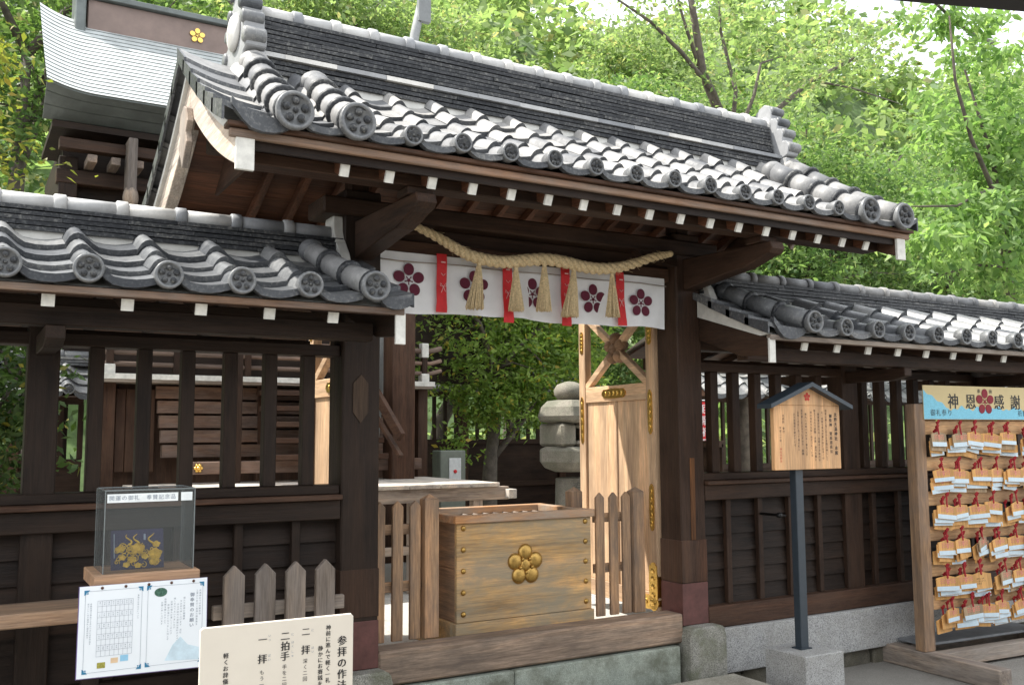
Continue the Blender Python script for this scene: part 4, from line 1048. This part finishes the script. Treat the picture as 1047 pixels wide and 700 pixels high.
# ================================================================== far roofed fences
def far_fence(label, x0, x1, y, z0, zs, zt, zr, P=.30, tile=TILE, rot=0, piv=None):
    """low roofed fence seen across the courtyard: boards z0..zs, slats zs..zt, roof zt..zr"""
    T = thing('roofed_fence', ((x0 + x1) / 2, y, z0), label, 'fence', 'roofed fences round the courtyard')
    if rot: T.rotation_euler.z = rot
    bx('boarding', (x0, x1, y + .03, y + .05, z0, zs), DARK('x'), T, 0)
    for z in (z0, (z0 + zs) / 2, zs, zt - .07): bx('rail', (x0, x1, y - .01, y + .07, z, z + .07), DARK('x'), T, .003)
    x = x0
    while x < x1: bx('post', (x, x + .11, y - .03, y + .09, z0 - .02, zt), BROWN('z'), T, .004); x += 1.6
    x = x0 + .2; k = 0
    while x < x1 and k < 40: bx('slat', (x, x + .045, y, y + .04, zs + .07, zt - .07), DARK('z'), T, 0); x += .165; k += 1
    g = G(); ye = y - .42; yr = y + .03
    bed = [(ye + .02, zt - .01), (yr, zr - .12), (2 * yr - ye - .02, zt - .01)]; g.prism(bed, x0 - .1, x1 + .1, 'x')
    rf = build('roof', g, BROWN('x'), T)
    g = G(); xs = [(x0 - .1 + P * i, P) for i in range(int((x1 - x0 + .2) / P))]
    tile_field(g, xs, ye, zt, yr - .03, zr - .10, 3, c=.1); tile_field(g, xs, 2 * yr - ye, zt, yr + .03, zr - .10, 3, c=.1)
    for a, p in xs: eave_lip(g, a, p, ye, zt, .03, .03)
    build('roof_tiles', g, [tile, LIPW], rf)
    for a, p in xs[:40]: g = G(); disc(g, a + .16 * p, ye - .03, zt + .05, .05, .06); build('round_end_tile', g, [tile, TILED], rf)
    g = G(); noshi(g, x0 - .1, x1 + .1, yr, .11, zr - .10, 3, .028, .008); cap(g, x0 - .1, x1 + .1, yr, zr - .01, .045, .3); build('ridge', g, tile, rf)
    return T
far_fence('long tiled-roof fence behind the courtyard tree and stone lantern', 4.4, 8.2, 11.6, .32, 1.50, 2.22, 2.55)
far_fence('tiled-roof fence seen through the slats right of the gate', 8.4, 15.4, 9.6, .32, 1.15, 2.12, 2.62, .33, TILEW)
far_fence('short tiled-roof fence glimpsed between the far left slats', -1.2, 1.02, 9.4, .32, 1.35, 1.98, 2.36)
# fence returning towards the camera behind the lantern
T = thing('lattice_fence', (7.7, 10.2, .3), 'dark lattice-topped board fence running back behind the stone lantern', 'fence')
bx('boarding', (7.98, 8.0, 8.6, 11.5, .32, 1.50), DARK('y'), T, 0)
for z in (.32, .9, 1.46): bx('rail', (7.93, 8.04, 8.6, 11.5, z, z + .08), DARK('y'), T)
for k in range(12): bx('batten', (7.95, 7.978, 8.7 + .24 * k, 8.74 + .24 * k, .40, 1.46), BROWN('z'), T, 0)

# ================================================================== main hall
HALL = thing('shrine_hall', (3.0, 10.5, .3), 'dark timber main hall with raised veranda and grey-green copper shingle roof', 'shrine hall')
COPPER = plain('patinated_copper_shingle', (.44, .47, .465), .5, .1, .25, 5, .2)
COPD = plain('grey_green_copper', (.12, .135, .13), .5, .3, .25, 6, .2)
COPB = plain('brown_copper', (.19, .14, .12), .5, .3, .15, 6, .2)
def hz(x, t):   # roof height, eave (t=0) to ridge (t=1)
    curl = max(0, 1 - (x - .58) / .42); curl = curl * curl
    return 4.66 + 1.30 * (t - .08 * t * (1 - t)) + curl * (.08 + .04 * t)
def hy(x, t): return 9.0 + 1.55 * t
g = G(); nr = 20; xsx = [.58 + .06 * i for i in range(8)] + [1.06 + .25 * i for i in range(20)]
for r in range(nr):
    t0, t1 = r / nr, (r + 1.02) / nr
    A = [(x, hy(x, t0), hz(x, t0) + .010) for x in xsx]; B_ = [(x, hy(x, t1), hz(x, t1)) for x in xsx]; C_ = [(x, hy(x, t0), hz(x, t0) - .006) for x in xsx]
    k = len(xsx); g.add(A + B_, [(i, i + 1, k + i + 1, k + i) for i in range(k - 1)]); g.cm = 1; g.add(A + B_ + C_, [(2 * k + i, 2 * k + i + 1, i + 1, i) for i in range(k - 1)]); g.cm = 0
rf = build('roof', g, [COPPER, COPD], HALL)
g = G(); top = [(x, hz(x, 0)) for x in xsx]
for lay, (q0, q1) in enumerate(((0, .30), (.32, .64), (.66, 1.0))):
    k = len(xsx)
    fa = lambda x, z, q, o=0: (x, 8.985 + .36 * q + o, z + (4.50 - z) * q)
    vs = [fa(x, z + .012, q0) for x, z in top] + [fa(x, z + .012, q1) for x, z in top] + [fa(x, z + .012, q1, .04) for x, z in top] + [fa(x, z + .012, q0, .04) for x, z in top]
    g.add(vs, [(k + i, k + i + 1, i + 1, i) for i in range(k - 1)] + [(2 * k + i, 2 * k + i + 1, k + i + 1, k + i) for i in range(k - 1)] + [(0, 3 * k, 2 * k, k)])
bx('eave_soffit', (.66, 5.8, 9.34, 10.55, 4.43, 4.49), DEEP('x'), HALL, 0)
# back slope and gable closure
g.add([(1.4, 10.6, 5.75), (5.8, 10.6, 5.75), (5.8, 12.0, 4.6), (1.4, 12.0, 4.6)], [(0, 1, 2, 3)])
g.prism([(9.3, 4.6), (10.55, 5.6), (11.9, 4.6)], 1.36, 1.39, 'x')
build('eave_edge', g, COPD, rf)
g = G(); g.box(1.02, 5.6, 10.42, 10.68, 5.78, 6.17); rd = build('ridge', g, COPB, rf, .01)
g = G(); g.box(.98, 5.65, 10.36, 10.74, 6.172, 6.23); g.box(.99, 5.6, 10.38, 10.72, 5.70, 5.76); g.box(.99, 5.6, 10.40, 10.70, 5.80, 5.82); build('ridge_trim', g, COPD, rd, .005)
g = G(); g.box(.90, 1.0, 10.34, 10.76, 5.60, 6.32); build('ridge_end', g, COPD, rd, .01)
g = G(); g.flower(2.13, 10.41, 6.0, .085, .01); build('plum_crest', g, GOLD, rd)
# body under the eaves
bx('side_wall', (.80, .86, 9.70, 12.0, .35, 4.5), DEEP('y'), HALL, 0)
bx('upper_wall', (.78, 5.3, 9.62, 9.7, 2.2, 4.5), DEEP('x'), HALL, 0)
for z, h, y in ((4.22, .10, 9.25), (3.95, .13, 9.45), (3.62, .10, 9.5), (3.1, .12, 9.5)): bx('beam', (.72, 5.4, y, y + .12, z, z + h), DARK('x'), HALL, .005)
for k in range(22):
    g = G(); g.box(.95 + .20 * k, 1.03 + .20 * k, 9.18, 9.5, 4.10, 4.17); build('rafter_end', g, wood('greyed_end', (.20, .17, .15), (.11, .09, .08), 'y'), HALL, .004)
for x in (.74, 2.35, 3.92): bx('column', (x, x + .16, 9.46, 9.61, .35, 4.2), BROWN('z') if x > 3 else DEEP('z'), HALL, .006)
g = G(); g.box(1.28, 1.36, 9.08, 9.3, 3.85, 4.35); g.ball((1.32, 9.15, 3.8), .07, .1, .12); build('carved_nosing', g, wood('greyed_nosing', (.30, .26, .22), (.16, .13, .11), 'z'), HALL, .006)
for k in range(16): bx('lattice_bar', (1.2 + .11 * k, 1.24 + .11 * k, 9.56, 9.6, 3.25, 3.6), BROWN('z'), HALL, 0)
# veranda
bx('veranda_floor', (1.05, 4.33, 8.98, 9.6, 2.10, 2.165), WEATH('x'), HALL, .004)
bx('veranda_edge', (1.04, 4.34, 8.965, 8.978, 2.125, 2.175), WHITE, HALL, .002)
for z, r in ((2.265, .022), (2.37, .022), (2.50, .028)):
    g = G(); g.tube([(1.02, 9.05, z), (4.32, 9.05, z), (4.45, 9.05, z + .035)], r, 8); build('handrail', g, wood('greyed_handrail', (.24, .18, .15), (.12, .09, .075), 'x'), HALL)
for x in (1.18, 1.75, 2.4, 3.05, 3.7, 4.25):
    bx('baluster', (x - .03, x + .03, 9.02, 9.08, 2.17, 2.50), DARK('z'), HALL)
    if x in (1.18, 3.05, 4.25): bx('metal_cap', (x - .04, x + .04, 9.01, 9.09, 2.43, 2.58), WHITE, HALL, .006); bx('metal_cap', (x - .045, x + .045, 9.005, 9.095, 2.17, 2.26), WHITE, HALL, .006)
for k in range(5):
    z = 2.08 - .135 * k; x0 = 1.60 + .015 * k
    bx('lapped_board', (x0, 3.90, 9.16 - .012 * k, 9.20, z - .115, z), wood('dry_brown_board', (.17, .11, .08), (.07, .042, .032), 'x', (.24, .19, .165), .6, .8), HALL, .004)
bx('under_wall', (1.1, 4.3, 9.3, 9.34, .3, 2.1), BROWN('z'), HALL, 0)
for x in (1.14, 2.53, 4.22): bx('veranda_post', (x, x + .11, 9.12, 9.22, .3, 2.10), BROWN('z'), HALL)
for k in range(4): bx('door_board', (1.27 + .085 * k, 1.35 + .085 * k, 9.22, 9.25, 1.3, 2.05), BROWN('z'), HALL, .003)
bx('porch_beam', (1.75, 4.02, 8.60, 8.72, 1.285, 1.395), wood('dry_brown_board', (.17, .11, .08), (.07, .042, .032), 'x', (.24, .19, .165), .6, .8), HALL, .005)
bx('porch_post', (3.66, 3.90, 8.50, 8.74, 1.19, 3.9), BROWN('z'), HALL, .008)
bx('porch_post', (2.12, 2.24, 8.58, 8.74, 1.19, 3.9), DARK('z'), HALL, .008)
for x in (1.87, 3.83):
    g = G()
    for k in range(6): a = PI / 3 * k; g.ball((x + .025 * math.cos(a), 8.585, 1.34 + .025 * math.sin(a)), .016, .02, .016, 8, 6)
    g.ball((x, 8.575, 1.34), .02, .025, .02, 10, 6); build('gilt_boss', g, GOLD, HALL)
g = G(); g.beam((3.42, 8.95, 2.45), (3.62, 8.2, 1.6), .05, .10); g.beam((3.42, 8.97, 2.2), (3.62, 8.2, 1.42), .05, .04); build('stair_rail', g, BROWN('y'), HALL, .004)
for k in range(5): bx('stair_tread', (2.5, 3.6, 8.78 - .11 * k + .1, 8.98 - .11 * k + .1, 2.0 - .15 * k, 2.05 - .15 * k), BROWN('x'), HALL)
# low offering platform in front of the hall
PF = thing('low_platform', (3.3, 7.9, .3), 'pale weathered plank platform in front of the hall steps', 'platform')
for k in range(10): bx('plank', (1.3 + .29 * k, 1.585 + .29 * k, 7.35, 8.9, 1.165, 1.20), wood('bleached_plank', (.44, .42, .39), (.29, .27, .25), 'y', (.5, .48, .45), .4, .8), PF, .004)
bx('end_plank', (4.26, 4.34, 7.3, 8.9, 1.06, 1.14), wood('bleached_plank', (.44, .42, .39), (.29, .27, .25), 'y', (.5, .48, .45), .4, .8), PF)
bx('edge_beam', (1.3, 4.30, 7.37, 7.45, 1.05, 1.163), WEATH('x'), PF)
for x in (1.5, 2.6, 3.35, 3.95): bx('leg', (x, x + .09, 7.38, 7.47, .3, 1.05), WEATH('z'), PF)
bx('cross_rail', (1.4, 4.1, 7.40, 7.44, .62, .69), WEATH('x'), PF)

BXS = thing('metal_cabinet', (4.7, 9.0, .3), 'grey-green metal cabinet with a white panel beside the hall', 'cabinet')
bx('cabinet_body', (4.42, 4.72, 9.0, 9.2, .35, 1.46), plain('grey_green_paint', (.16, .18, .15), .6), BXS, .01)
bx('white_panel', (4.52, 4.66, 8.99, 8.998, 1.12, 1.38), plain('white_panel_paint', (.6, .62, .62), .5), BXS, .002)
g = G(); g.cyl((4.59, 8.985, 1.24), (4.59, 8.99, 1.24), .02); build('red_button', g, RED, BXS)

# ================================================================== stone lantern
LT = thing('stone_lantern', (5.42, 8.0, .3), 'mossy old stone lantern between the courtyard tree and the open door leaf', 'stone lantern')
cx, cy = 5.385, 8.0
LS = stonemat('lantern_stone', (.30, .275, .225), (.14, .125, .10), .5, 6, moss=(.11, .12, .08))
g = G(); g.lathe([(.42, 0), (.42, .12), (.34, .18)], (cx, cy, .3), n=6); g.lathe([(.17, 0), (.165, .35), (.155, .72)], (cx, cy, .47), n=16); build('shaft', g, LS, LT, .01)
g = G(); g.lathe([(.18, 0), (.30, .04), (.35, .10), (.35, .22), (.28, .25)], (cx, cy, 1.25), n=6, sm_=False); build('platform', g, LS, LT, .012)
g = G()
for (a, b, c, d) in ((-.24, -.065, -.22, .22), (.065, .24, -.22, .22)): g.box(cx + a, cx + b, cy + c, cy + d, 1.502, 1.73)
g.box(cx - .065, cx + .065, cy - .22, cy + .22, 1.502, 1.56); g.box(cx - .065, cx + .065, cy - .22, cy + .22, 1.68, 1.73); g.box(cx - .065, cx + .065, cy + .14, cy + .20, 1.56, 1.68)
build('fire_box', g, LS, LT, .03)
g = G(); g.lathe([(.24, 0), (.35, .02), (.37, .07), (.34, .16), (.27, .22), (.14, .235)], (cx, cy, 1.732), n=6, sm_=False); build('canopy', g, LS, LT, .012)
g = G(); g.lathe([(.12, 0), (.16, .05), (.165, .10), (.13, .155), (.05, .185), (.01, .19)], (cx, cy, 1.966), n=16); build('finial', g, LS, LT)
g = G(); M = Matrix.Translation((cx - .03, cy - .172, 1.05)); g.M = M; write_v(g, '奉献', 0, .12, .15, 0, .17); g.M = None
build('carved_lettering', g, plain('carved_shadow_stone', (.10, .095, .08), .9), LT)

# red festival banner behind the right slats
FB = thing('festival_banner', (8.1, 9.1, .3), 'narrow red banner with white lettering behind the right wing wall slats', 'banner')
g = G(); g.box(8.02, 8.115, 9.0, 9.004, 1.42, 2.02); b_o = build('cloth', g, RED, FB)
g = G(); write_v(g, '厄除祈願', 8.068, 2.0, .125, 8.998, .142, .62, .004); build('lettering', g, CLOTH, b_o)
g = G(); g.cyl((8.125, 9.0, .3), (8.125, 9.0, 2.12), .012); g.cyl((8.0, 9.0, 2.04), (8.13, 9.0, 2.04), .006); build('pole', g, CLOTH, FB)

# utility pole behind the ridge
UP = thing('leaning_signal_pole', (4.15, 9.2, .3), 'slim grey pole leaning behind the gate ridge, upper left', 'pole')
g = G(); g.tube([(3.55, 9.0, .3), (4.10, 9.0, 5.9), (4.32, 9.0, 6.9)], .05, 10); build('pole_shaft', g, plain('grey_concrete_pole', (.26, .27, .27), .7), UP)
g = G(); g.box(4.12, 4.26, 8.93, 8.99, 6.05, 6.5); build('pole_plate', g, plain('grey_plate', (.18, .19, .19), .5), UP)

# ================================================================== shelter whose eave is over the camera
SHL = thing('camera_side_pavilion', (0, -1.0, -.12), 'black underside of a pavilion eave at the top right corner of the view', 'pavilion')
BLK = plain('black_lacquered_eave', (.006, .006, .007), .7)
MS = Matrix.Translation((1.80, 1.38, 0)) @ Matrix.Rotation(math.radians(-20), 4, 'Z')
def SB(name, d, mat, bev=.01):
    g = G(); g.M = MS; g.box(*d); return build(name, g, mat, SHL, bev)
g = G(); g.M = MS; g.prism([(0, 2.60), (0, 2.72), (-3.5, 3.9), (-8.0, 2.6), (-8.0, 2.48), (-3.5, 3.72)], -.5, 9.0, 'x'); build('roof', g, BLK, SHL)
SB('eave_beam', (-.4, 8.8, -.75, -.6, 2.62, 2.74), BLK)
for x in (3.6, 8): SB('column', (x, x + .2, -.6, -.4, -.12, 2.6), DEEP('z'))
SB('rear_wall', (-.4, 8.8, -7.5, -7.4, -.12, 2.7), DARK('z'))
for k in range(5): SB('rear_post', (-.3 + 1.8 * k, -.15 + 1.8 * k, -7.39, -7.3, -.12, 2.7), BROWN('z'))

# ================================================================== foliage
def leaves(name, C, size, mat, parent=None, droop=.4, aspect=.45, seed=0, loc=None):
    """C: (n,3) leaf positions; each leaf a folded kite"""
    r = np.random.default_rng(seed); n = len(C)
    d = r.normal(size=(n, 3)); d[:, 2] = d[:, 2] * .5 - droop; d /= np.linalg.norm(d, axis=1)[:, None]
    u = r.normal(size=(n, 3)); u[:, 2] += 1.1; w_ = np.cross(d, u); w_ /= np.linalg.norm(w_, axis=1)[:, None] + 1e-9
    nn_ = np.cross(w_, d); L = size * r.uniform(.65, 1.25, (n, 1))
    V = np.empty((n, 4, 3)); V[:, 0] = C; V[:, 2] = C + d * L
    V[:, 1] = C + d * L * .42 + w_ * L * aspect * .5 + nn_ * L * .07; V[:, 3] = C + d * L * .42 - w_ * L * aspect * .5 + nn_ * L * .07
    org = np.array(root(parent).location) if parent else np.array(loc)
    V = (V - org).reshape(-1, 3)
    me = bpy.data.meshes.new(name); me.vertices.add(4 * n); me.vertices.foreach_set('co', V.ravel())
    me.loops.add(4 * n); me.loops.foreach_set('vertex_index', np.arange(4 * n)); me.polygons.add(n)
    me.polygons.foreach_set('loop_start', np.arange(0, 4 * n, 4)); me.polygons.foreach_set('loop_total', np.full(n, 4)); me.materials.append(mat); me.update(calc_edges=True)
    o = bpy.data.objects.new(name, me); link(o, parent)
    if not parent: o.location = loc
    return o
def cloud(blobs, n, ncl, crad, seed, shell=.55, flat=.5):
    """leaf positions: clusters spread through the blobs' volume (more near the skin), flattened sprays"""
    r = np.random.default_rng(seed); vol = np.array([b[3] * b[4] * b[5] for b in blobs]) ** .67; pick = r.choice(len(blobs), ncl, p=vol / vol.sum())
    B = np.array(blobs)[pick]; v = r.normal(size=(ncl, 3)); v /= np.linalg.norm(v, axis=1)[:, None]
    rad = shell + (1.08 - shell) * r.random((ncl, 1)) ** .7
    cc = B[:, :3] + v * rad * B[:, 3:6]; cr = crad * r.uniform(.5, 1.5, (ncl, 1))
    k = r.integers(0, ncl, n); p = r.normal(size=(n, 3)) * np.array([1, 1, flat]) * .6
    return cc[k] + p * cr[k], cc
def tree(name, label, cat, base, blobs, n, ncl, crad, size, mat, seed, trunk=.12, limbs=7, droop=.4, group=None, shell=.5, lean=None, flat=.5, aspect=.45):
    T = thing(name, base, label, cat, group); P, cc = cloud(blobs, n, ncl, crad, seed, shell, flat)
    leaves('crown', P, size, mat, T, droop, aspect, seed)
    rnd = random.Random(seed); g = G(); b = Vector(base); top = Vector(lean) if lean else Vector((sum(q[0] for q in blobs) / len(blobs), sum(q[1] for q in blobs) / len(blobs), sum(q[2] for q in blobs) / len(blobs)))
    pts = [b + (top - b) * t + Vector((rnd.uniform(-1, 1), rnd.uniform(-1, 1), 0)) * trunk * 1.2 * (0 < t < 1) for t in (0, .25, .5, .75, 1)]
    g.tube(pts, [trunk * 1.25, trunk, trunk * .8, trunk * .62, trunk * .4], 10)
    for k in range(limbs):
        q = Vector(cc[rnd.randrange(len(cc))]); s = pts[rnd.choice((2, 3, 3, 4))]; mid = (s + q) / 2 + Vector((rnd.uniform(-.2, .2), rnd.uniform(-.2, .2), rnd.uniform(.0, .3))) * (q - s).length * .5
        g.tube([s, s * .4 + mid * .6, mid, mid * .45 + q * .55, q], [trunk * .42, trunk * .34, trunk * .25, trunk * .16, trunk * .06], 7)
        for j in range(3):
            q2 = Vector(cc[rnd.randrange(len(cc))]); 
            if (q2 - mid).length < (q - s).length * .8: g.tube([mid, (mid + q2) / 2 + Vector((0, 0, .1)), q2], [trunk * .2, trunk * .12, trunk * .04], 5)
    build('trunk', g, BARK, T); return T
LG = leafmat('fresh_green_leaf', (.20, .29, .115), (.08, .15, .055), .5, (.32, .35, .15))
LY = leafmat('yellow_green_leaf', (.24, .24, .05), (.12, .16, .03), .45, (.36, .26, .06))
LD = leafmat('glossy_dark_leaf', (.055, .10, .022), (.022, .05, .012), .3, (.22, .19, .03))
LP = leafmat('pale_spring_leaf', (.28, .35, .17), (.14, .21, .09), .55, (.42, .36, .20))
LM = leafmat('mid_green_leaf', (.14, .215, .07), (.06, .115, .035), .45, (.25, .22, .08))
# hill and its woods far behind
g = G(); nx, ny = 40, 16
for j in range(ny + 1):
    for i in range(nx + 1):
        X = -25 + 125 * i / nx; Yy = 22 + 60 * j / ny; t = min(1, j / 8)
        q = X / Yy; dzy = np.interp(q, [-.5, 0, .3, .55, .66, .72, .8, 1.0, 1.2, 1.4, 1.6], [.42, .42, .46, .50, .47, .43, .45, .54, .50, .48, .56]); hgt = (dzy * 52 + 1.0) * (1 + .06 * math.sin(X * .3) + .05 * math.sin(X * .13 + 2)); g.v.append((X, Yy, -.1 + hgt * (math.sin(t * PI / 2)) * (1 if j < 12 else 1)))
for j in range(ny):
    for i in range(nx): a = j * (nx + 1) + i; g.f.append([a, a + 1, a + nx + 2, a + nx + 1]); g.m.append(0); g.sm.append(True)
HV = np.array(g.v); struct(build('hill', g, plain('hill_undergrowth', (.075, .12, .04), .9, 0, .6, 2)))
r_ = np.random.default_rng(5); sel = HV[(HV[:, 1] < 60)]; blobs = []
for _ in range(700):
    p = sel[r_.integers(len(sel))] + r_.uniform(-1.5, 1.5, 3) * np.array([1, 1, .3]); s_ = r_.uniform(1.8, 3.3); blobs.append((p[0], p[1], p[2] + s_ * .5, s_, s_, s_ * .9))
P, _c = cloud(blobs, 190000, 9500, .9, 6, .8, .5)
o = leaves('hillside_woods', P, .62, LP, None, .2, .6, 6, (20, 30, 5)); o['kind'] = 'stuff'; o['label'] = 'soft green wood covering the hillside'
# trees one can tell apart
tree('broadleaf_tree', 'yellow-green leafy tree at the far left edge, beside the copper roof', 'tree', (-.45, 7.6, .3),
     [(-.45, 7.6, 3.5, .80, .9, 1.1), (-.55, 7.8, 4.3, .7, .8, .7)], 9000, 260, .22, .075, LY, 11, .08)
tree('broadleaf_tree', 'dark green tree on the slope above the copper roof, top left', 'tree', (.9, 15, .0),
     [(.6, 15, 7.6, 1.7, 1.6, 1.5), (-.8, 15.5, 6.0, 1.8, 1.5, 2.0), (2.3, 15.5, 8.2, 1.6, 1.5, 1.3)], 15000, 420, .35, .15, LM, 12, .18)
tree('glossy_shrub', 'glossy green shrub seen through the far left slats', 'shrub', (.15, 7.7, .3), [(.12, 7.7, 1.85, .55, .45, .75)], 4500, 160, .16, .085, LD, 13, .05)
tree('courtyard_tree', 'leafy evergreen with a few yellow leaves, framed in the gate opening', 'tree', (5.5, 9.9, .3),
     [(5.5, 9.9, 2.95, 1.25, .9, 1.0), (4.7, 9.8, 2.75, .75, .6, .8), (6.5, 9.9, 2.8, .8, .7, .75), (5.55, 9.6, 2.1, .55, .45, .42), (6.1, 9.7, 2.15, .4, .4, .4), (5.2, 9.6, 1.95, .28, .3, .38), (4.9, 9.6, 1.55, .10, .12, .22)], 22000, 620, .17, .080, leafmat('evergreen_leaf', (.24, .33, .085), (.10, .17, .04), .55, (.55, .40, .08)), 14, .10, 9, shell=.25)
specs = [
 ('tall pale tree right of the forked tree, top of the view', (13.8, 13.8, .0), [(11.9, 13.8, 6.8, 1.3, 1.2, .8), (13.8, 13.8, 6.2, 1.4, 1.2, .9), (10.9, 13.6, 8.6, 1.2, 1.0, .7)], LP),
 ('broad green tree far right, above the wing wall ridge', (17.6, 12.0, .0), [(16.6, 12.0, 5.4, 1.6, 1.2, 1.2), (18.4, 12.2, 6.6, 1.5, 1.2, 1.6), (19.6, 12.4, 8.2, 1.5, 1.2, 1.2), (15.2, 12.0, 4.6, 1.3, 1.0, 1.0)], LG),
 ('pale spring tree behind the left half of the gate ridge', (4.6, 13.5, .0), [(4.6, 13.5, 7.6, 1.6, 1.3, 1.3), (6.2, 13.8, 7.5, 1.5, 1.3, 1.2)], LP),
 ('pale spring tree behind the middle of the gate ridge', (8.2, 14.5, .0), [(7.8, 14.5, 7.4, 1.3, 1.3, .8), (9.5, 14.8, 6.5, 1.4, 1.2, 1.0)], LP),
 ('light green tree behind the right end of the gate ridge', (10.6, 12.5, .0), [(10.4, 12.5, 6.3, 1.2, 1.1, 1.1), (9.7, 12.3, 7.1, .8, .8, .5), (11.6, 12.6, 7.0, 1.1, 1.0, .7)], LG),
 ('large bright green tree right of the gate roof', (12.0, 10.8, .0), [(11.6, 10.8, 5.6, 1.5, 1.2, 1.1), (13.0, 11.0, 5.0, 1.6, 1.2, 1.3), (11.3, 10.6, 4.2, 1.2, 1.0, .9), (14.6, 11.2, 5.6, 1.4, 1.2, 1.2)], LG),
 ('bushy green tree low behind the right wing wall roof', (14.6, 12.4, .0), [(13.2, 12.4, 3.6, 1.7, 1.2, 1.4), (16.0, 12.6, 3.9, 1.8, 1.2, 1.6), (18.4, 12.8, 4.6, 1.8, 1.2, 2.0)], LM),
 ('rounded green tree far right behind the wing wall', (19.2, 13.6, .0), [(18.6, 13.6, 6.2, 1.8, 1.4, 1.2), (20.6, 13.6, 6.0, 1.6, 1.4, 2.0)], LG),
 ('green tree beyond the fence, between hall and lantern', (6.2, 14.0, .0), [(5.2, 13.2, 4.4, 1.6, 1.0, 2.2), (7.6, 13.4, 3.6, 1.8, 1.0, 1.8), (9.8, 13.6, 3.2, 1.6, 1.0, 1.7)], LM),
]
for i, (lb, base, bl, mt) in enumerate(specs):
    tree('broadleaf_tree', lb, 'tree', base, bl, 26000, 620, .30, .115, mt, 20 + i, .15, 10, .5, 'trees behind the gate', .35)
# bare-limbed tree whose dark branches show over the ridge
T = thing('branching_tree', (8.9, 9.6, .3), 'thin-leaved tree with dark forking branches showing above the ridge', 'tree')
g = G()
def limb(pts, r0, r1): n = len(pts); g.tube(pts, [r0 + (r1 - r0) * i / (n - 1) for i in range(n)], 8)
limb([(9.3, 9.6, .3), (9.35, 9.6, 3.0), (9.25, 9.6, 5.4), (8.95, 9.5, 6.0), (8.55, 9.4, 6.5), (8.35, 9.3, 7.1), (8.2, 9.3, 7.9)], .11, .035)
limb([(9.0, 9.5, 5.95), (8.75, 9.4, 6.25), (8.1, 9.3, 6.65), (7.5, 9.2, 6.9), (6.9, 9.2, 7.1)], .045, .012)
limb([(8.5, 9.4, 6.55), (8.15, 9.3, 7.1), (7.9, 9.3, 7.9)], .03, .01)
limb([(9.2, 9.6, 5.5), (9.25, 9.5, 6.4), (9.0, 9.5, 7.2), (8.95, 9.5, 8.2)], .04, .012)
limb([(9.25, 9.6, 5.6), (9.6, 9.5, 6.4), (9.75, 9.5, 6.9), (10.2, 9.5, 7.1)], .035, .01)
limb([(9.3, 9.6, 5.2), (10.0, 9.6, 6.2), (10.9, 9.6, 6.9), (11.8, 9.6, 7.4), (12.8, 9.6, 8.3)], .05, .015)
limb([(10.9, 9.6, 6.9), (11.8, 9.6, 6.95), (12.9, 9.6, 6.9)], .02, .008)
build('trunk', g, BARK, T)
P, _c = cloud([(7.6, 9.4, 7.3, .9, .8, .7), (9.0, 9.6, 7.6, 1.0, .9, .8), (10.4, 9.6, 6.9, .9, .8, .7), (8.6, 9.4, 6.3, .7, .6, .4), (11.8, 9.6, 7.6, .9, .8, .4)], 3800, 330, .22, 31, .2)
leaves('crown', P, .10, LP, T, .5, .42, 31)
# cherry close on the right, large leaves
T = thing('cherry_tree', (11.5, 7.4, -.1), 'cherry tree with large bright leaves overhanging from the right edge', 'tree')
g = G()
limb([(12.3, 7.6, -.1), (12.2, 7.5, 2.5), (11.8, 7.3, 4.0), (11.2, 7.0, 5.0), (10.4, 6.8, 6.0)], .08, .012)
limb([(11.9, 7.3, 3.9), (11.0, 6.9, 4.6), (10.3, 6.7, 5.1), (9.9, 6.6, 5.7), (9.7, 6.5, 6.4)], .04, .01)
limb([(11.4, 7.1, 4.7), (10.7, 6.8, 4.55), (9.8, 6.6, 4.2), (9.0, 6.6, 4.1)], .03, .008)
limb([(12.0, 7.4, 6.9), (11.0, 7.0, 6.6), (10.0, 6.7, 6.55), (9.2, 6.5, 6.6)], .04, .01)
limb([(12.1, 7.4, 3.4), (11.4, 7.0, 3.7), (10.4, 6.8, 3.6), (9.6, 6.7, 3.4)], .03, .008)
build('trunk', g, BARK, T)
P, _c = cloud([(11.0, 7.0, 5.4, 1.0, .7, .9), (11.9, 7.3, 5.2, .8, .6, 1.0), (11.6, 7.2, 4.3, 1.3, .7, .7), (10.2, 6.8, 4.2, .9, .5, .35), (9.5, 6.7, 3.75, .8, .4, .3), (10.8, 6.9, 3.6, 1.0, .5, .4), (10.0, 6.7, 6.5, .8, .4, .18), (11.4, 7.0, 6.5, .8, .5, .3), (12.8, 7.3, 3.9, 1.0, .6, 1.2)], 9000, 640, .20, 33, .1, .35)
leaves('crown', P, .145, leafmat('cherry_leaf', (.25, .36, .14), (.11, .20, .07), .55, (.36, .44, .20)), T, .75, .42, 33)
